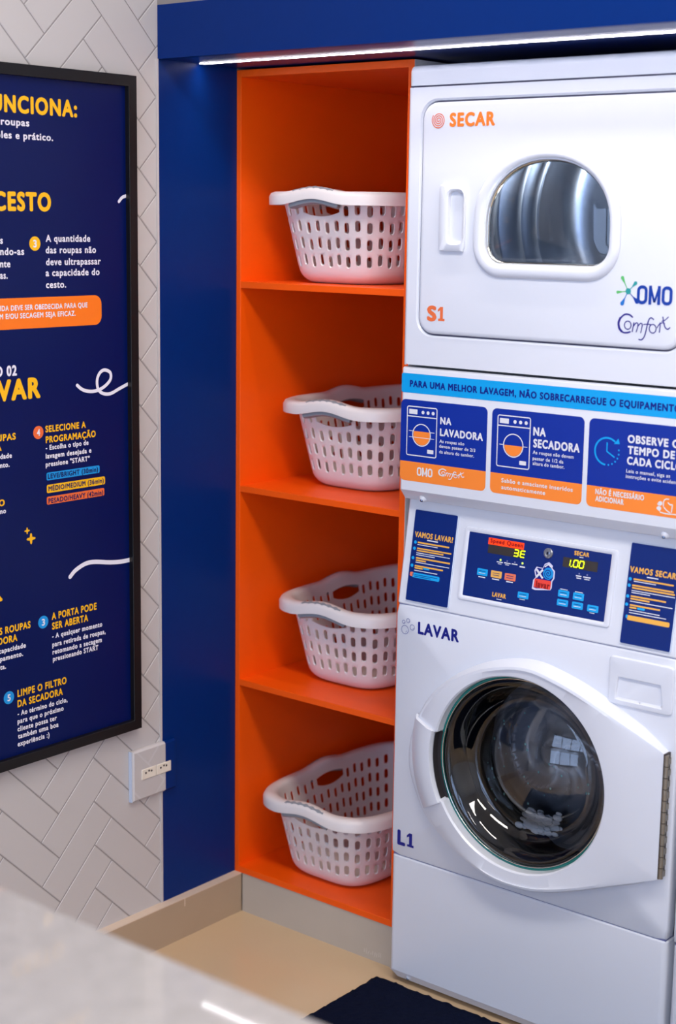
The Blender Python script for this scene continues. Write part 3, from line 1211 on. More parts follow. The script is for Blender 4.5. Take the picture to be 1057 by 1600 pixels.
# drum behind the dryer window
b = MB()
prof = [(0.215, 0.0), (0.215, 0.03), (0.285, 0.035)]
for yc in (0.12, 0.20, 0.295, 0.36):
    prof += [(0.285, yc - 0.016), (0.2835, yc - 0.010), (0.277, yc - 0.004), (0.277, yc + 0.004), (0.2835, yc + 0.010), (0.285, yc + 0.016)]
prof += [(0.285, 0.42), (0.280, 0.45), (0.266, 0.475), (0.243, 0.490), (0.215, 0.495), (0.02, 0.497)]
lps = []
for r, y in prof:
    lps.append([(MX + DC[0] + r * math.cos(t), y, DC[1] + 0.01 + r * math.sin(t)) for t in [k * math.pi / 40 for k in range(80)]])
b.loft(lps, 'drum_steel', cap1=True)
for k in range(3):
    t = math.radians(245 + 120 * k)
    lp = []
    for y in (0.05, 0.49):
        lp.append([(MX + DC[0] + rr * math.cos(t + dt), y, DC[1] + 0.01 + rr * math.sin(t + dt)) for rr, dt in ((0.284, -0.16), (0.225, -0.05), (0.225, 0.05), (0.284, 0.16))])
    b.loft(lp, 'drum_steel', closed=False)
drum = obj('dryer_drum', b, parent=mac, smooth=True, angle=40)

fill_light = bpy.data.lights.new('drum_fill', 'AREA')  # fill light added inside the drum to brighten its ribs
fill_light.shape, fill_light.size, fill_light.energy, fill_light.color = 'DISK', 0.06, 1.2, (0.86, 0.93, 1.0)
lo = bpy.data.objects.new('drum_fill', fill_light)
COL.objects.link(lo)
lo.location = (MX + DC[0] + 0.05, 0.05, DC[1] - 0.17)
lo.rotation_euler = (Vector((MX + DC[0] - 0.25, 0.40, DC[1] - 0.02)) - Vector(lo.location)).to_track_quat('-Z', 'Y').to_euler()

# ---- instruction banner between dryer and controls
BT, BB = 1.3930, 1.1050
b = MB()
pr = [(-0.004, BT), (0.0, BT - 0.0035), (0.0005, BT - 0.006), (0.0005, 1.1310), (-0.0020, 1.1270), (-0.0140, 1.1105), (-0.0185, 1.1085), (-0.045, 1.1085), (-0.050, 1.115), (-0.05, BT)]
lps = []
for x, k in ((0.0, 1.0), (0.002, 0.35), (0.006, 0.0), (MW - 0.006, 0.0), (MW - 0.002, 0.35), (MW, 1.0)):
    lps.append([(MX + x, MY - (h - 0.006 * k if h > -0.02 else h), z + (0.011 * k if z < 1.12 else 0)) for h, z in pr])
b.loft(lps, AW, cap0=True, cap1=True)
ban = obj('banner_panel', b, parent=mac, smooth=True, angle=25)
BP = FR.lift(0.0006)
b = MB()
z0, z1 = 1.3392, 1.3800
flat(b, BP, rrect(0.0012, MW - 0.002, z0, z1, 0.004), 'sticker_cyan')
text(b, BP, 'PARA UMA MELHOR LAVAGEM, NÃO SOBRECARREGUE O EQUIPAMENTO', 641, 604.6, 1065, 643.3, 9.8, 'print_deep_blue', h=0.0006, bold=0.045)
obj('warning_strip', b, parent=ban, smooth='flat2d')


def card(u0, u1):
    mb = MB()
    v0, v1, vs, r = 1.1515, 1.3250, 1.1932, 0.0115
    full = rrect(u0, u1, v0, v1, r)
    flat(mb, BP, clip_poly(full, (u0 - 1, vs), (u1 + 1, v1 + 1)), 'sticker_blue')
    flat(mb, BP, clip_poly(full, (u0 - 1, v0 - 1), (u1 + 1, vs)), 'sticker_orange')
    return mb


SW = 'sticker_white'
H2 = 0.0006


def washer_icon(mb, tl, br, fill):
    a, c = BP.at(*tl), BP.at(*br)
    u0, v1, u1, v0 = a[0], a[1], c[0], c[1]
    w, hh = u1 - u0, v1 - v0
    stroke(mb, BP, rrect(u0, u1, v0, v1, 0.004), 0.0022, SW, H2, smooth=False, closed=True)
    vl = v1 - hh * 0.2
    stroke(mb, BP, [(u0, vl), (u1, vl)], 0.0022, SW, H2, smooth=False)
    flat(mb, BP, rrect(u0 + w * 0.06, u0 + w * 0.34, v1 - hh * 0.155, v1 - hh * 0.055, 0.001), SW, H2)
    for k in range(3):
        flat(mb, BP, disc(u0 + w * (0.53 + 0.17 * k), v1 - hh * 0.105, 0.0038), SW, H2)
    cu, cv = (u0 + u1) / 2, v0 + hh * 0.43
    R_ = w * 0.30
    lvl = cv - R_ + 2 * R_ * fill
    dk = [q for q in clip_poly(disc(cu, cv, R_ * 0.93, n=40), (cu - 1, cv - 1), (cu + 1, lvl))]
    flat(mb, BP, dk, 'sticker_orange', H2)
    ring(mb, BP, cu, cv, R_, R_, 0.0022, SW, 0.0009)
    for s in (-1, 1):
        stroke(mb, BP, [(cu + s * R_, lvl), (cu + s * R_ * 1.42, lvl)], 0.0013, SW, H2, smooth=False)
    if fill > 0.6:
        stroke(mb, BP, [(cu - R_ * 1.4, cv - R_ * 0.25), (cu + R_ * 1.4, cv - R_ * 0.25)], 0.0011, SW, H2, smooth=False)
    flat(mb, BP, rrect(u1 - w * 0.30, u1 - w * 0.09, v0 + hh * 0.07, v0 + hh * 0.15, 0.001), SW, H2)


b = card(0.0012, 0.2216)
washer_icon(b, (637.6, 634), (681.8, 715.8), 0.66)
for s, x0, y0, x1, y1, c, bo in (('NA', 688.5, 662.3, 706, 664, 10.5, .05), ('LAVADORA', 688, 680.8, 755.3, 688, 11, .05),
                                 ('As roupas não', 687.5, 691.6, 726, 696, 5, .02), ('devem passar de 2/3', 687, 699.7, 743.4, 705.8, 5, .02),
                                 ('da altura do tambor.', 687, 708.4, 741.4, 714.5, 5, .02)):
    text(b, BP, s, x0, y0, x1, y1, c, SW, H2, bo)
omo(b, BP, (652, 742.8), (676.2, 746.5), 13.5, SW, H2)
_a, _b = BP.at(686, 731), BP.at(725.5, 756)
comfort(b, BP, lambda x, y: (_a[0] + (x - 568) / 440 * (_b[0] - _a[0]), _a[1] - 0.001 + (y - 485) / 220 * (_b[1] - _a[1] + 0.006)), 0.0019, SW, H2)
obj('washer_card', b, parent=ban, smooth='flat2d')
b = card(0.2330, 0.4490)
washer_icon(b, (779.2, 648), (827, 733.8), 0.5)
for s, x0, y0, x1, y1, c, bo in (('NA', 834, 679.8, 853.6, 681.8, 12.5, .05), ('SECADORA', 834, 698.4, 906.5, 706.6, 12.5, .05),
                                 ('As roupas não devem', 833.3, 708.7, 897, 717, 5.5, .02), ('passar de 1/2 da', 833, 718.2, 881, 724.4, 5.5, .02),
                                 ('altura do tambor.', 833, 726, 882.5, 732.7, 5.5, .02), ('Sabão e amaciante inseridos', 784, 754.2, 895.7, 767.4, 6.5, .025),
                                 ('automaticamente', 784, 764.5, 852.7, 772.8, 6.5, .025)):
    text(b, BP, s, x0, y0, x1, y1, c, SW, H2, bo)
obj('dryer_card', b, parent=ban, smooth='flat2d')
b = card(0.4597, MW - 0.002)
for s, x0, y0, x1, y1, c, bo in (('OBSERVE O', 981.4, 691.3, 1063, 699.8, 11.8, .05), ('TEMPO DE', 981.4, 708.5, 1055.5, 717, 11.8, .05),
                                 ('CADA CICLO', 980.3, 725.6, 1067, 734.8, 11.8, .05), ('Leia o manual, siga as', 979.3, 738.5, 1048, 746, 5.5, .02),
                                 ('instruções e evite acidentes', 978.6, 747, 1066, 756.9, 5.5, .02), ('NÃO É NECESSÁRIO', 931, 771.8, 1007.2, 781.5, 8, .045),
                                 ('ADICIONAR', 931, 782.6, 975.4, 788.4, 8, .045)):
    text(b, BP, s, x0, y0, x1, y1, c, SW, H2, bo)
cc = BP.at(949.2, 705.2)
R_ = abs(BP.at(949.2, 684)[1] - cc[1])
stroke(b, BP, [(cc[0] + R_ * math.cos(t), cc[1] + R_ * math.sin(t)) for t in np.radians(np.linspace(52, 262, 40))], 0.0036, 'sticker_cyan', H2, smooth=False)
for t in np.radians((280, 298, 316, 334, 352, 10)):
    flat(b, BP, disc(cc[0] + R_ * math.cos(t), cc[1] + R_ * math.sin(t), 0.0019, n=10), 'sticker_cyan', H2)
q = np.array((cc[0] + R_ * math.cos(math.radians(47)), cc[1] + R_ * math.sin(math.radians(47))))
flat(b, BP, [q + (0.0095, -0.0025), q + (0.006, 0.008), q + (-0.0035, -0.0035)], 'sticker_cyan', H2)
stroke(b, BP, [(cc[0], cc[1] + R_ * 0.62), (cc[0], cc[1]), (cc[0] + R_ * 0.62, cc[1] - R_ * 0.36)], 0.0030, 'sticker_cyan', H2, smooth=False)
jug = lambda pts: [BP.at(957 + x / 10.57, 780 + y / 10.57) for x, y in pts]
for pts in (((790, 40), (760, 80), (800, 100)), ((770, 120), (745, 150), (790, 190)), ((800, 215), (900, 240), (1057, 255)), ((850, 110), (860, 30), (890, 0), (940, 0)),
            ((860, 130), (900, 180), (960, 225)), ((930, 60), (960, 90), (1000, 95)), ((1000, 110), (990, 170), (985, 215))):
    stroke(b, BP, jug(pts), 0.0022, SW, H2)
for x, y in ((805, 65), (785, 150)):
    flat(b, BP, disc(*jug([(x, y)])[0], 0.0038), SW, H2)
obj('cycle_card', b, parent=ban, smooth='flat2d')


def screw(mb, c, n, up, r):
    """pan-head screw on a small pressed boss"""
    c, n, up = np.array(c, float), np.array(n, float), np.array(up, float)
    n /= np.linalg.norm(n)
    e = np.cross(up, n)
    e /= np.linalg.norm(e)
    f = np.cross(n, e)
    cir = lambda rr, h, k=1.0: [c + e * rr * math.cos(t) + f * rr * k * math.sin(t) + n * h for t in [j * math.pi / 10 for j in range(20)]]
    mb.loft([cir(r * 3.2, -0.003), cir(r * 1.5, 0.0035), cir(r * 1.15, 0.004)], AW, cap1=True)
    mb.loft([cir(r, 0.0035), cir(r, 0.005), cir(r * 0.7, 0.0062)], 'screw_steel', cap1=True)
    mb.loft([cir(r * 0.35, 0.0062), cir(r * 0.35, 0.0065)], 'rubber_black', cap1=True)


for x, y in ((660.5, 781), (1039, 838)):
    b = MB()
    q = FR.lift(-0.0105).at(x, y)
    screw(b, FR.p3((q[0], q[1] + 0.001), -0.0105), (0, -0.81, -0.59), (0, -0.59, 0.81), 0.0034)
    obj('screw', b, parent=ban, smooth=True, angle=40)

# ---- sloping control panel
CTO = np.array((MX, -0.0492, 0.8800))
CP = Plane(CTO, (1, 0, 0), (0, 0.0325, 0.2120))
CPL = float(np.hypot(0.0325, 0.2120)) + 0.024
b = MB()
prof = []
lps = []
for u, hh in ((0.0, -0.012), (0.0015, -0.004), (0.006, 0.0), (MW - 0.006, 0.0), (MW - 0.0015, -0.004), (MW, -0.012)):
    lps.append([CP.p3((u, 0.004), -0.03), CP.p3((u, 0.0008), hh - 0.003), CP.p3((u, 0.0035), hh), CP.p3((u, CPL), hh), CP.p3((u, CPL), -0.03)])
b.loft(lps, AW, cap0=True, cap1=True)
ctl = obj('control_panel', b, parent=mac, smooth=True, angle=30)
# bezel and keypad
kq = px(CP, ((735.8, 829.9), (957.5, 867), (944.2, 972.2), (723.3, 929)))
ku0, ku1 = (kq[0][0] + kq[3][0]) / 2, (kq[1][0] + kq[2][0]) / 2
kv0, kv1 = (kq[2][1] + kq[3][1]) / 2, (kq[0][1] + kq[1][1]) / 2
kc = ((ku0 + ku1) / 2, (kv0 + kv1) / 2)
b = MB()
bz = [(rrect(ku0 - 0.012 + d, ku1 + 0.014 - d, kv0 - 0.010 + d, kv1 + 0.010 - d, 0.006, 4), h) for d, h in ((0.0, 0.0), (0.001, 0.0028), (0.003, 0.0034))] + \
     [(rrect(ku0 - d, ku1 + d, kv0 - d, kv1 + d, 0.0015 + d, 4), h) for d, h in ((0.004, 0.0032), (0.0, 0.0012))]
b.loft([[CP.p3(q, h) for q in l] for l, h in bz], 'plastic_white')
obj('keypad_bezel', b, parent=ctl, smooth=True, angle=40)
KPn = CP.lift(0.0013)
b = MB()
flat(b, KPn, rrect(ku0 - 0.0005, ku1 + 0.0005, kv0 - 0.0005, kv1 + 0.0005, 0.001), 'sticker_navy', 0.0)
kx = lambda x, y: (700 + x / 3.775, 800 + y / 3.775)


def quadk(mb, pts, mt, h=0.0003, r=0.0, pl=None):
    pl = pl or KPn
    q = px(pl, [kx(*p) for p in pts])
    u0, u1 = (q[0][0] + q[3][0]) / 2, (q[1][0] + q[2][0]) / 2
    v0, v1 = (q[2][1] + q[3][1]) / 2, (q[0][1] + q[1][1]) / 2
    flat(mb, pl, rrect(u0, u1, v0, v1, max(r, 1e-5), 3), mt, h)
    return u0, u1, v0, v1


for pts in (((290, 290), (326, 296), (326, 302), (290, 296)), ((334, 296), (372, 303), (372, 309), (334, 302)), ((378, 302), (412, 309), (412, 315), (378, 308)),
            ((425, 318), (456, 323), (456, 331), (425, 326)), ((296, 303), (318, 306), (318, 310), (296, 307)), ((340, 309), (362, 312), (362, 316), (340, 313)),
            ((182, 378), (222, 384), (222, 390), (182, 384)), ((262, 391), (304, 398), (304, 404), (262, 397)), ((345, 407), (386, 413), (386, 419), (345, 413)),
            ((288, 512), (318, 516), (318, 520), (288, 516)), ((424, 512), (456, 517), (456, 521), (424, 516)), ((778, 265), (802, 268), (802, 272), (778, 269)),
            ((757, 372), (790, 377), (790, 384), (757, 379)), ((800, 380), (844, 386), (844, 393), (800, 387)), ((760, 386), (788, 390), (788, 396), (760, 392)),
            ((806, 394), (838, 399), (838, 404), (806, 399)), ((664, 452), (708, 458), (708, 462), (664, 456)), ((752, 468), (798, 475), (798, 479), (752, 472)),
            ((836, 592), (866, 597), (866, 601), (836, 596))):
    quadk(b, pts, SW)
text(b, KPn, 'LAVAR', *kx(262, 497), *kx(343, 510), 6.6, 'print_sand', bold=0.06)
text(b, KPn, 'SECAR', *kx(747, 252), *kx(835, 265), 6.2, 'print_sand', bold=0.06)
for x, y in ((313, 283), (442, 303)):
    flat(b, KPn, disc(*KPn.at(*kx(x, y)), 0.0024, n=12), 'led_green')
for x, y in ((352, 290), (397, 297), (777, 364), (824, 372)):
    flat(b, KPn, disc(*KPn.at(*kx(x, y)), 0.0018, n=10), 'print_outline')
pad = obj('keypad', b, parent=ctl, smooth='flat2d')
for pts, mt_ in ((((177, 330), (238, 340), (233, 380), (173, 370)), 'button_cyan'), (((258, 343), (321, 353), (317, 394), (254, 384)), 'button_yellow'),
                 (((339, 359), (404, 369), (399, 410), (335, 400)), 'button_coral'), (((416, 469), (479, 479), (475, 516), (411, 506)), 'button_cyan'),
                 (((655, 458), (719, 468), (714, 508), (650, 498)), 'button_cyan'), (((648, 512), (712, 522), (708, 560), (643, 550)), 'button_cyan'),
                 (((743, 474), (806, 484), (802, 526), (738, 516)), 'button_cyan'), (((736, 528), (800, 538), (796, 578), (731, 568)), 'button_cyan'),
                 (((826, 546), (891, 556), (887, 596), (822, 586)), 'button_cyan')):
    b = MB()
    q = px(KPn, [kx(*p) for p in pts])
    u0, u1 = (q[0][0] + q[3][0]) / 2, (q[1][0] + q[2][0]) / 2
    v0, v1 = (q[2][1] + q[3][1]) / 2, (q[0][1] + q[1][1]) / 2
    r1, r2 = rrect(u0, u1, v0, v1, 0.0018, 3), rrect(u0 + .0005, u1 - .0005, v0 + .0005, v1 - .0005, 0.0015, 3)
    b.loft([[KPn.p3(p, 0) for p in r1], [KPn.p3(p, 0.0006) for p in r1], [KPn.p3(p, 0.001) for p in r2]], mt_, cap1=True)
    for k in (0.32, 0.62):
        flat(b, KPn, rrect(u0 + (u1 - u0) * .18, u1 - (u1 - u0) * .18, v0 + (v1 - v0) * k, v0 + (v1 - v0) * k + 0.0012, 0.0003, 2), 'sticker_navy' if mt_ != 'button_cyan' else (SW if k < .5 else 'sticker_navy'), 0.0013)
    obj('button', b, parent=ctl, smooth='flat2d')


def seg7(mb, pl, u0, v0, w, hh, s, mt, h):
    t = 0.0024
    sk = 0.10 * hh
    P = {'a': ((0, 1), (1, 1)), 'b': ((1, 1), (1, .5)), 'c': ((1, .5), (1, 0)), 'd': ((0, 0), (1, 0)), 'e': ((0, 0), (0, .5)), 'f': ((0, .5), (0, 1)), 'g': ((0, .5), (1, .5))}
    for ch in s:
        (a, c), (d, e) = P[ch]
        A = np.array((u0 + a * w + c * sk, v0 + c * hh))
        B_ = np.array((u0 + d * w + e * sk, v0 + e * hh))
        k = (B_ - A) / np.linalg.norm(B_ - A) * 0.0006
        stroke(mb, pl, [A + k, B_ - k], t, mt, h, smooth=False, caps=False)


SEG = {'3': 'abcdg', 'E': 'adefg', '1': 'bc', '0': 'abcdef'}
b = MB()
u0, u1, v0, v1 = quadk(b, ((240, 190), (450, 222), (447, 274), (237, 242)), 'display_dark')
quadk(b, ((243, 150), (453, 183), (450, 222), (240, 190)), 'display_red', 0.0003)
text(b, KPn, 'Speed Queen', *kx(252, 180), *kx(444, 208), 6.2, 'print_dark_red', 0.0006, 0.05)
dw, dh = 0.0105, (v1 - v0) * 0.72
d0 = KPn.at(*kx(386, 262))
for k, ch in enumerate('3E'):
    seg7(b, KPn, d0[0] + 0.001 + k * (dw + 0.0055), v0 + (v1 - v0) * 0.14, dw, dh, SEG[ch], 'digit_lit', 0.0006)
obj('washer_display', b, parent=ctl, smooth='flat2d')
b = MB()
u0, u1, v0, v1 = quadk(b, ((684, 264), (889, 297), (883, 356), (678, 322)), 'display_dark', r=0.001)
d0 = KPn.at(*kx(706, 318))
dh = (v1 - v0) * 0.68
for k, ch in enumerate('100'):
    seg7(b, KPn, d0[0] + (0.0 if k else -0.004) + k * (0.0095 + 0.0040), v0 + (v1 - v0) * 0.16, 0.0095, dh, SEG[ch], 'digit_lit', 0.0006)
flat(b, KPn, disc(d0[0] + 0.0095, v0 + (v1 - v0) * 0.16, 0.0014, n=8), 'digit_lit', 0.0006)
obj('dryer_display', b, parent=ctl, smooth='flat2d')
b = MB()
lc = KPn.at(*kx(597, 243))
cir = lambda r, h: [KPn.p3(q, h) for q in disc(lc[0], lc[1], r, n=28)]
b.loft([cir(0.0105, 0), cir(0.0105, 0.003), cir(0.0095, 0.004), cir(0.0072, 0.004), cir(0.0068, 0.0025)], 'brushed_steel', cap1=True)
b.loft([cir(0.0034, 0.0025), cir(0.0034, 0.0034), cir(0.003, 0.0036)], 'screw_steel', cap1=True)
flat(b, KPn, [(lc[0] - 0.0007, lc[1] - 0.0025), (lc[0] + 0.0007, lc[1] - 0.0025), (lc[0] + 0.0007, lc[1] + 0.0025), (lc[0] - 0.0007, lc[1] + 0.0025)], 'rubber_black', 0.0038)
obj('key_lock', b, parent=ctl, smooth=True, angle=40)
# the laundry's own sign on the keypad
b = MB()
KX = lambda pts: px(KPn, [kx(*p) for p in pts])
out_ = KX(((497, 452), (505, 400), (520, 385), (512, 345), (525, 322), (562, 330), (575, 305), (600, 296), (622, 318), (618, 330), (634, 350), (630, 395), (618, 410), (614, 450), (605, 462), (515, 460)))
flat(b, KPn, out_, 'logo_outline', 0.0003)
cu, cv = np.mean(out_, axis=0)
flat(b, KPn, [(cu + (q[0] - cu) * 0.87, cv + (q[1] - cv) * 0.88) for q in out_], 'print_deep_blue', 0.0006)
stroke(b, KPn, KX(((527, 338), (562, 392))), 0.0044, SW, 0.0009, smooth=False, caps=False)
stroke(b, KPn, KX(((564, 340), (524, 384))), 0.0044, SW, 0.0009, smooth=False, caps=False)
oc = KPn.at(*kx(595, 364))
flat(b, KPn, disc(oc[0], oc[1], 0.0122), 'ink_cyan', 0.0009)
stroke(b, KPn, [(oc[0] + (0.001 + 0.0085 * t) * math.cos(2 * math.pi * 1.8 * t), oc[1] + (0.001 + 0.0085 * t) * math.sin(2 * math.pi * 1.8 * t)) for t in np.linspace(0, 1, 40)], 0.0015, 'print_deep_blue', 0.0012, smooth=False)
stroke(b, KPn, KX(((577, 322), (597, 310), (614, 327))), 0.0028, SW, 0.0009, smooth=False)
rq = KX(((514, 394), (614, 405), (606, 454), (508, 448)))
flat(b, KPn, rrect((rq[0][0] + rq[3][0]) / 2, (rq[1][0] + rq[2][0]) / 2, (rq[2][1] + rq[3][1]) / 2, (rq[0][1] + rq[1][1]) / 2, 0.003), 'logo_red', 0.0009)
text(b, KPn, 'lavar', *kx(520, 444), *kx(602, 450), 9.5, 'print_dark_red', 0.0012, 0.06)
obj('laundry_sign', b, parent=ctl, smooth='flat2d')


def sticker(name, quad, title, tl, tr, cap, bars, sx, ox, oy):
    mb = MB()
    q = px(CP.lift(0.0035), quad)
    u0, u1 = (q[0][0] + q[3][0]) / 2, (q[1][0] + q[2][0]) / 2
    v0, v1 = (q[2][1] + q[3][1]) / 2, (q[0][1] + q[1][1]) / 2
    r1 = rrect(u0, u1, v0, v1, 0.003, 4)
    mb.loft([[CP.p3(p, h) for p in rrect(u0 - e, u1 + e, v0 - e, v1 + e, 0.003, 4)] for h, e in ((0, 0.0012), (0.0030, 0.0012), (0.0034, 0.0))], 'plate_edge', cap1=True)
    SP = CP.lift(0.0035)
    flat(mb, SP, r1, 'sticker_navy', 0)
    text(mb, SP, title, *tl, *tr, cap, 'print_sand', bold=0.055)
    for mt_, x0, y0, x1, y1, hp in bars:
        a = SP.at(ox + x0 / sx, oy + y0 / sx)
        c = SP.at(ox + x1 / sx, oy + y1 / sx)
        e = SP.at(ox + x0 / sx, oy + (y0 + hp) / sx)
        d = abs(a[1] - e[1]) / 2
        if mt_ == 'dot':
            flat(mb, SP, disc(a[0], a[1], d, n=14), 'button_cyan')
            continue
        vm = (a[1] + c[1]) / 2
        flat(mb, SP, rrect(a[0], c[0], vm - d, vm + d, d * 0.6, 3), mt_, 0.0003 if hp < 20 else 0.0002)
    o = obj(name, mb, parent=ctl, smooth='flat2d')
    return o


PS = 'print_sand'
sticker('wash_instruction_sticker', ((651.3, 795.9), (717.2, 806.1), (698.6, 949.6), (633.2, 936.4)), 'VAMOS LAVAR?', (648.6, 838.3), (708.3, 847.9), 8.2,
        [('dot', 175, 383, 0, 0, 24), ('dot', 168, 425, 0, 0, 24), ('dot', 158, 490, 0, 0, 24), ('dot', 151, 542, 0, 0, 24),
         (SW, 255, 372, 330, 384, 8), (PS, 190, 386, 408, 420, 11), (SW, 188, 400, 328, 422, 5), (PS, 186, 426, 422, 464, 10), (PS, 184, 441, 368, 470, 10), (SW, 181, 456, 412, 496, 5),
         (SW, 180, 468, 308, 492, 5), (PS, 178, 491, 413, 532, 11), (PS, 177, 506, 247, 520, 10), (SW, 175, 521, 407, 562, 5), (PS, 170, 546, 365, 578, 11), (PS, 168, 558, 225, 569, 10),
         ('button_cyan', 228, 566, 270, 573, 12), (SW, 166, 577, 325, 604, 5), ('button_cyan', 152, 606, 340, 642, 34), ('sticker_navy', 168, 607, 325, 634, 4), ('sticker_navy', 166, 618, 280, 637, 4), ('button_coral', 137, 598, 162, 606, 30)],
        4.404, 610, 760)
sticker('dry_instruction_sticker', ((989, 847.7), (1067, 859.6), (1047, 1019.8), (968.5, 1003)), 'VAMOS SECAR?', (984.6, 894), (1061, 905.2), 9,
        [('dot', 724, 486, 0, 0, 26), ('dot', 717, 532, 0, 0, 26), ('dot', 706, 611, 0, 0, 26), ('dot', 698, 670, 0, 0, 26),
         (SW, 845, 474, 930, 490, 8), (PS, 748, 489, 1042, 535, 12), (SW, 750, 504, 912, 530, 6), (PS, 738, 532, 1042, 584, 12), (PS, 738, 551, 1050, 604, 12), (SW, 734, 570, 1050, 626, 6),
         (SW, 733, 585, 868, 608, 6), (PS, 728, 609, 985, 658, 12), (PS, 726, 628, 865, 655, 12), (SW, 722, 647, 1032, 704, 6), (PS, 720, 676, 942, 714, 12), (PS, 718, 692, 770, 702, 12),
         ('button_cyan', 775, 702, 830, 712, 16), (SW, 716, 715, 938, 750, 6), (SW, 714, 732, 985, 778, 6), (PS, 700, 768, 1010, 822, 36), ('button_cyan', 690, 757, 706, 760, 26)],
        4.656, 830, 800)

# ---- washer front: upper panel, lower panel
b = MB()
WC = (0.3400, 0.5760)
fo = by_angle(rrect(0.004, MW - 0.004, 0.3095, 0.8755, 0.006, 3), *WC, 180)
fi = [(WC[0] + 0.21 * math.cos(2 * math.pi * k / 180), WC[1] + 0.21 * math.sin(2 * math.pi * k / 180)) for k in range(180)]
b.loft([L3(grow(fo, *WC, 0.004), -0.03), L3(grow(fo, *WC, 0.004), -0.005), L3(grow(fo, *WC, 0.0028), -0.0015), L3(fo, 0.0), L3(fi, 0.0), L3(fi, -0.0015)], AW)
wf = obj('washer_front', b, parent=mac, smooth=True, angle=50)
b = MB()
panel_front(b, MX, MX + MW, 0.0303, 0.3045, MY, 0.0, AW, r=0.012, rt=0.004, rb=0.0)
lps = [[(MX + 0.0012, MY + 0.0005, 0.0305), (MX + MW - 0.0012, MY + 0.0005, 0.0305)], [(MX + 0.014, MY + 0.0145, 0.0085), (MX + MW - 0.014, MY + 0.0145, 0.0085)], [(MX + 0.014, MY + 0.05, 0.0085), (MX + MW - 0.014, MY + 0.05, 0.0085)]]
b.loft(lps, AW, closed=False)
lowp = obj('lower_panel', b, parent=mac, smooth=True)
for u in (0.050, MW - 0.050):
    b = MB()
    screw(b, (MX + u, MY + 0.0080, 0.0190), (0, -0.84, -0.54), (0, -0.54, 0.84), 0.0034)
    obj('screw', b, parent=lowp, smooth=True, angle=40)
for za, zb in ((0.303, 0.309), (0.872, 0.883)):
    b = MB()
    b.box(MX + 0.004, MX + MW - 0.004, MY + 0.004, 0.005, za, zb, 'print_outline')
    obj('panel_seam', b, parent=mac)
# printing on the washer front
WP = FR.lift(0.0003)
b = MB()
text(b, WP, 'LAVAR', 653.4, 990, 717.5, 1002.3, 17.8, 'print_deep_blue', bold=0.045)
obj('washer_lettering', b, parent=wf, smooth='flat2d')
b = MB()
text(b, WP, 'L', 621.2, 1317.4, 633.5, 1321.4, 21.5, 'print_deep_blue', bold=0.055)
q = WP.at(635.5, 1322)
one(b, WP, q[0], q[1], WP.at(635.5, 1300.5)[1] - q[1], 'print_deep_blue', 0.0003)
obj('washer_number', b, parent=wf, smooth='flat2d')
b = MB()
for x, y, ry in ((633.4, 983.7, 6.6), (644.8, 980.5, 4.2), (638.4, 969.8, 3.2), (631.5, 971.5, 2.6)):
    c = WP.at(x, y)
    r = abs(WP.at(x, y - ry)[1] - c[1])
    ring(b, WP, c[0], c[1], r, r, 0.0013, 'print_outline')
    stroke(b, WP, [(c[0] + r * 0.6 * math.cos(t), c[1] + r * 0.6 * math.sin(t)) for t in np.radians((-70, -40, -10))], 0.0009, 'print_outline')
obj('bubble_emblem', b, parent=wf, smooth='flat2d')
# detergent drawer
b = MB()
du0, du1, dv0, dv1 = 0.5290, 0.6700, 0.7660, 0.8630
dc = (0.6, 0.805)
do = by_angle(rrect(du0, du1, dv0, dv1, 0.008, 4), *dc, 96)
ri = by_angle([(0.5455, 0.7775), (0.6490, 0.7775), (0.6430, 0.8230), (0.5500, 0.8230)], *dc, 96)
b.loft([L3(do, -0.001), L3(do, 0.002), L3(grow(do, *dc, -0.002), 0.0040), L3(grow(do, *dc, -0.005), 0.0046), L3(grow(ri, *dc, 0.0015), 0.0046), L3(ri, 0.0036),
        [FR.p3((q[0] + (0.004 if q[0] < dc[0] else -0.004), q[1] + (0.002 if q[1] < dc[1] else -0.001)), 0.001 - 0.026 * max(0, min(1, (q[1] - 0.7775) / 0.045))) for q in ri]], 'plastic_white', cap1=True)
draw = obj('detergent_drawer', b, parent=mac, smooth=True, angle=30)

# ---- washer door
GC = (0.3400, 0.5760)
GR = 0.2030
DH = 0.040
DPL = FR.lift(DH)
cz = lambda pts: [tuple(FR.lift(h).at(600 + x / 2.313, 1000 + y / 2.313)) for x, y, h in pts]
outl = cz(((130, 280, .012), (108, 335, .012), (97, 400, .012), (100, 470, .012), (125, 560, .014), (160, 640, .018), (220, 720, .024), (290, 790, .03), (370, 850, .036), (440, 885, .038), (520, 907, .04), (600, 912, .04),
           (680, 907, .04), (990, 868, .022), (1012, 412, .022), (915, 345, .030), (830, 290, .038), (760, 238, .04), (690, 190, .04), (620, 150, .04), (540, 112, .04), (470, 98, .04), (400, 100, .04), (330, 112, .034), (250, 145, .026), (190, 190, .018), (152, 236, .014)))
outl_s = smoothline(outl[:13], 6) + [outl[13]] + smoothline(outl[14:] + outl[:1], 6)
outl_a = by_angle([tuple(q) for q in outl_s], *GC, 360)
gl = [(GC[0] + GR * math.cos(2 * math.pi * k / 180), GC[1] + GR * math.sin(2 * math.pi * k / 180)) for k in range(360)]


def rimh(q):
    """the door slab thins towards the latch side on the left"""
    t = max(0.0, min(1.0, (q[0] - 0.06) / 0.22))
    t2 = max(0.0, min(1.0, (q[0] - 0.50) / 0.165))
    return 0.016 + (DH - 0.016) * t - 0.018 * t2


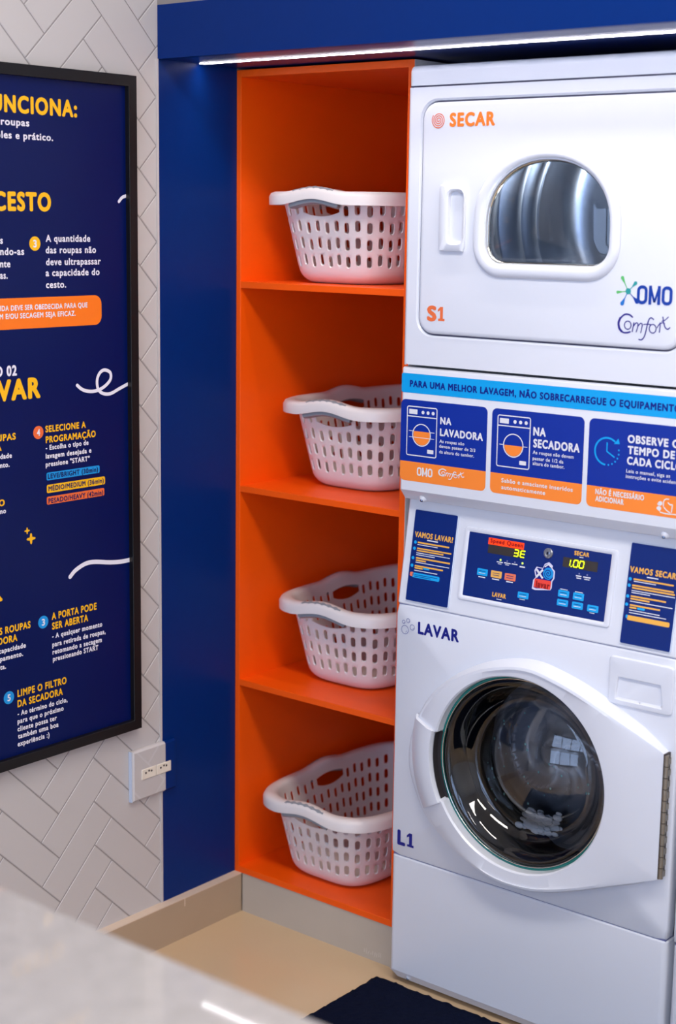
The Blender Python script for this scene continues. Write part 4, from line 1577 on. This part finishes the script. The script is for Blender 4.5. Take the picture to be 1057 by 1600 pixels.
def wl(uv, d, k, extra=0.0):
    out = []
    for q0, q1 in zip(uv, grow(uv, *GC, d)):
        t = max(0.0, min(1.0, (0.66 - q0[0]) / 0.05)) if d > 0 else 1.0
        q = (q0[0] + (q1[0] - q0[0]) * t, q0[1] + (q1[1] - q0[1]) * t)
        out.append(FR.p3(q, rimh(q0) * k + extra))
    return out


b = MB()


def slot(k):
    a = k % 360
    return max(0.0, min(1.0, (a - 166) / 1.5, (209 - a) / 1.5))


def gz(d, h):
    out = []
    for k in range(360):
        t = math.radians(k)
        r = GR + d + 0.0070 * slot(k)
        out.append(FR.p3((GC[0] + r * math.cos(t), GC[1] + r * math.sin(t)), h))
    return out


def dish(r, hh):
    """points of the dished ring, kept inside the door outline"""
    out = []
    for k, q in enumerate(grow(outl_a, *GC, -0.005)):
        ro = math.hypot(q[0] - GC[0], q[1] - GC[1])
        rr = min(r, ro - 0.001)
        p_ = (GC[0] + rr * math.cos(math.radians(k)), GC[1] + rr * math.sin(math.radians(k)))
        lim = rimh(q) + (DH - rimh(q)) * max(0.0, min(1.0, (ro - rr) / max(1e-4, ro - GR)))
        out.append(FR.p3(p_, min(hh, lim + 0.0)))
    return out


b.loft([wl(outl_a, 0.010, 0.0), wl(outl_a, 0.003, 0.82), wl(outl_a, 0.0, 0.95), wl(outl_a, -0.005, 1.0)] +
       [dish(0.268, DH), dish(0.262, DH - 0.0008), dish(0.235, DH - 0.003)] +
       [gz(0.007, DH - 0.005), gz(0.004, DH - 0.009), gz(0.003, 0.004), gz(0.003, -0.006)], AW)
wdoor = obj('washer_door', b, parent=mac, smooth=True, angle=28)
# latch-side pull: raised pad on the ring and the dark-coloured slot behind it
b = MB()
arc = np.radians(np.linspace(166, 209, 18))
lps = []
for t in arc:
    d = (math.cos(t), math.sin(t))
    ro = 0.2740
    l = []
    for r, h in ((ro + 0.010, 0.004), (ro + 0.004, 0.016), (ro - 0.006, 0.028), (GR + 0.028, DH + 0.001), (GR + 0.0125, DH + 0.0005), (GR + 0.0110, DH - 0.003), (GR + 0.0110, 0.01)):
        l.append(FR.p3((GC[0] + d[0] * r, GC[1] + d[1] * r), h))
    lps.append(l)
b.loft(lps, AW, closed=False)
for e in (0, -1):
    b.poly(lps[e], AW)
obj('door_pull', b, parent=wdoor, smooth=True, angle=35)
b = MB()
lps = []
for t in np.radians(np.linspace(167, 208, 16)):
    d = (math.cos(t), math.sin(t))
    lps.append([FR.p3((GC[0] + d[0] * r, GC[1] + d[1] * r), h) for r, h in ((GR + 0.0100, DH - 0.012), (GR + 0.0100, 0.012), (GR + 0.001, 0.012))])
b.loft(lps, 'slot_dark', closed=False)
obj('pull_slot', b, parent=wdoor, smooth=True)
b = MB()
tor = []
for k in range(120):
    t = 2 * math.pi * k / 120
    d = (math.cos(t), math.sin(t))
    tor.append([FR.p3((GC[0] + d[0] * (GR + 0.0005 + 0.0045 * math.cos(s)), GC[1] + d[1] * (GR + 0.0005 + 0.0045 * math.cos(s))), 0.0085 + 0.003 * math.sin(s)) for s in [j * math.pi / 4 for j in range(8)]])
b.loft(tor, 'gasket_teal', cyc=True)
obj('glass_edge', b, parent=wdoor, smooth=True, angle=80)
b = MB()
tor = []
for k in range(120):
    t = 2 * math.pi * k / 120
    d = (math.cos(t), math.sin(t))
    tor.append([FR.p3((GC[0] + d[0] * (GR - 0.0038 + 0.0012 * math.cos(s)), GC[1] + d[1] * (GR - 0.0038 + 0.0012 * math.cos(s))), 0.0125 + 0.0012 * math.sin(s)) for s in [j * math.pi / 3 for j in range(6)]])
b.loft(tor, 'chrome', cyc=True)
obj('chrome_ring', b, parent=wdoor, smooth=True, angle=80)
# glass bowl: flat flange then a bowl reaching into the drum
b = MB()
lps = []
for r, h in ((GR - 0.003, 0.008), (GR - 0.009, 0.012), (GR - 0.019, 0.011), (GR - 0.030, -0.004), (GR - 0.040, -0.020), (GR - 0.050, -0.036), *[(r_, -0.043 + math.sqrt(0.0625 - r_ * r_) - math.sqrt(0.0625 - 0.0196)) for r_ in (0.14, 0.13, 0.115, 0.1, 0.08, 0.06, 0.04, 0.02, 0.004)]):
    lps.append([FR.p3((GC[0] + r * math.cos(t), GC[1] + r * math.sin(t)), h) for t in [k * 2 * math.pi / 96 for k in range(96)]])
b.loft(lps, 'washer_glass', cap1=True)
obj('glass_bowl', b, parent=wdoor, smooth=True, angle=70)
# long hinge
b = MB()
b.box(MX + 0.6665, MX + 0.6705, MY - 0.0215, MY + 0.0005, 0.4405, 0.6950, 'hinge_dark')
for k in range(11):
    z = 0.4415 + 0.0230 * k
    lp = []
    for zz in (z, z + 0.0215):
        lp.append([(MX + 0.6715 + 0.0050 * math.cos(t), MY - 0.0180 + 0.0050 * math.sin(t), zz) for t in [j * math.pi / 6 for j in range(12)]])
    b.loft(lp, 'hinge_metal', cap0=True, cap1=True)
    b.box(MX + 0.6690, MX + 0.6722, MY - 0.0130, MY + 0.0005, z, z + 0.0125, 'hinge_metal')
obj('hinge', b, parent=wdoor, smooth=True)
# rubber seal and washer drum
b = MB()
lps = []
for r, y in ((0.2105, MY + 0.001), (0.2100, MY + 0.010), (0.200, MY + 0.022), (0.203, 0.03), (0.207, 0.042)):
    lps.append([(MX + GC[0] + r * math.cos(t), y, GC[1] + r * math.sin(t)) for t in [k * math.pi / 40 for k in range(80)]])
b.loft(lps, 'rubber_black')
obj('door_seal', b, parent=mac, smooth=True, angle=60)
b = MB()
lps = []
for r, y in ((0.206, 0.040), (0.250, 0.045), (0.250, 0.42), (0.02, 0.43)):
    lps.append([(MX + GC[0] + r * math.cos(t), y, GC[1] + r * math.sin(t)) for t in [k * math.pi / 40 for k in range(80)]])
b.loft(lps, 'drum_dark', cap1=True)
obj('washer_drum', b, parent=mac, smooth=True, angle=40)


# the neighbouring machine, of which the edge shows at the right
mac2 = copy_tree(mac)
mac2.location.x += 0.6965
for part in list(mac2.children_recursive):            # the number painted on this one is out of sight
    if part.name.split('.')[0] in ('dryer_number', 'washer_number'):
        bpy.data.objects.remove(part)
mac2['label'] = 'second white washer dryer stack, only its left edge showing at the far right'

# things inside the washer
b = MB()
lps = []
rn = random.Random(5)
nr, na = 26, 120
for i in range(nr + 1):
    r = 0.19 * i / nr
    l = []
    for k in range(na):
        t = 2 * math.pi * k / na
        sw = t + 9.0 * r / 0.19 * 0.5
        h = 0.016 * math.sin(3 * sw + 1.2) + 0.007 * math.sin(5 * sw + 2) + 0.0022 * math.sin(17 * sw)
        h *= min(1, r / 0.05)
        y = 0.050 + 0.05 * (r / 0.19) ** 2.5 + h
        l.append((MX + GC[0] + 0.015 + r * math.cos(t), y, GC[1] - 0.012 + r * math.sin(t)))
    lps.append(l)
back = [[(MX + GC[0] + 0.015 + rr * math.cos(2 * math.pi * k / na), yy, GC[1] - 0.012 + rr * math.sin(2 * math.pi * k / na)) for k in range(na)] for rr, yy in ((0.19, 0.30), (0.02, 0.33))]
b.loft(lps[1:] + back, 'cloth_grey', cap0=True, cap1=True)
ld = obj('wet_laundry', b, smooth=True, angle=80, origin=(MX + GC[0], 0.15, GC[1] - 0.2))
tag(ld, 'grey wet laundry swirling behind the round washer glass', 'laundry')
b = MB()
rn = random.Random(8)
for k in range(150):
    a = math.radians(rn.gauss(-87, 9))
    r = rn.uniform(0.105, 0.150)
    s = rn.uniform(0.003, 0.010)
    c = np.array((MX + GC[0] + r * math.cos(a), 0.002 + rn.uniform(0, 0.010), GC[1] + r * math.sin(a)))
    lp = []
    for i in range(1, 7):
        p_ = math.pi * i / 7
        lp.append([(c[0] + 1.2 * s * math.sin(p_) * math.cos(q), c[1] + 0.4 * s * math.sin(p_) * math.sin(q) + 0.004, c[2] + 0.75 * s * math.cos(p_)) for q in [j * math.pi / 6 for j in range(12)]])
    b.loft(lp, 'foam_white', cap0=True, cap1=True)
fm = obj('soap_foam', b, smooth=True, angle=80, origin=(MX + GC[0], -0.02, GC[1] - 0.15))
tag(fm, 'white soap foam gathered at the bottom of the washer glass', 'foam', kind='stuff')
b = MB()
for k in range(34):
    a = rn.uniform(0, 2 * math.pi)
    r = 0.135 * math.sqrt(rn.random())
    s = rn.uniform(0.0010, 0.0028)
    c = np.array((MX + GC[0] + r * math.cos(a), MY + 0.0295 + 0.017 * (r / 0.14) ** 2, GC[1] + r * math.sin(a) * 0.95 - 0.01))
    lp = []
    for i in range(1, 5):
        p_ = math.pi * i / 5
        lp.append([(c[0] + s * math.sin(p_) * math.cos(q), c[1] - 0.0005 + 0.5 * s * math.sin(p_) * math.sin(q), c[2] + 1.3 * s * math.cos(p_)) for q in [j * math.pi / 4 for j in range(8)]])
    b.loft(lp, 'water_drop', cap0=True, cap1=True)
dr = obj('water_droplets', b, smooth=True, angle=80, origin=(MX + GC[0], -0.035, GC[1]))
tag(dr, 'water droplets splashed over the round washer glass', 'water', kind='stuff')

# ------------------------------------------------------------------ floor mat and foreground counter
rn = random.Random(11)
b = MB()
mx0, mx1, my0, my1 = 0.4975, 1.95, -0.78, -0.0560
nx, ny = 190, 96
g = []
for j in range(ny + 1):
    row = []
    for i in range(nx + 1):
        e = min(i, nx - i, j, ny - j)
        jx = rn.uniform(-0.0018, 0.0018)
        jy = rn.uniform(-0.0018, 0.0018)
        row.append((mx0 + (mx1 - mx0) * i / nx + jx, my0 + (my1 - my0) * j / ny + jy, 0.001 if e == 0 else 0.008 + rn.uniform(-0.0022, 0.0022)))
    g.append(b.add(row))
for j in range(ny):
    for i in range(nx):
        b.face((g[j][i], g[j][i + 1], g[j + 1][i + 1], g[j + 1][i]), 'carpet_navy')
mt_o = obj('floor_mat', b, origin=((mx0 + mx1) / 2, (my0 + my1) / 2, 0), smooth=True, angle=180)
tag(mt_o, 'dark navy carpet mat on the beige floor in front of the washer', 'mat')

ct = empty('counter', (0.9, -1.95, 0), 'pale speckled stone counter blurred in the foreground', 'counter')
b = MB()
b.box(-0.001 + 0.028, 2.02, -2.32, -1.609, 0.877, 0.912, 'counter_stone')
obj('countertop', b, parent=ct, bevel=0.003)
for x in (0.05, 1.90):
    b = MB()
    b.box(x, x + 0.04, -2.26, -1.66, 0.0, 0.8775, 'counter_side')
    obj('support_panel', b, parent=ct, bevel=0.002)
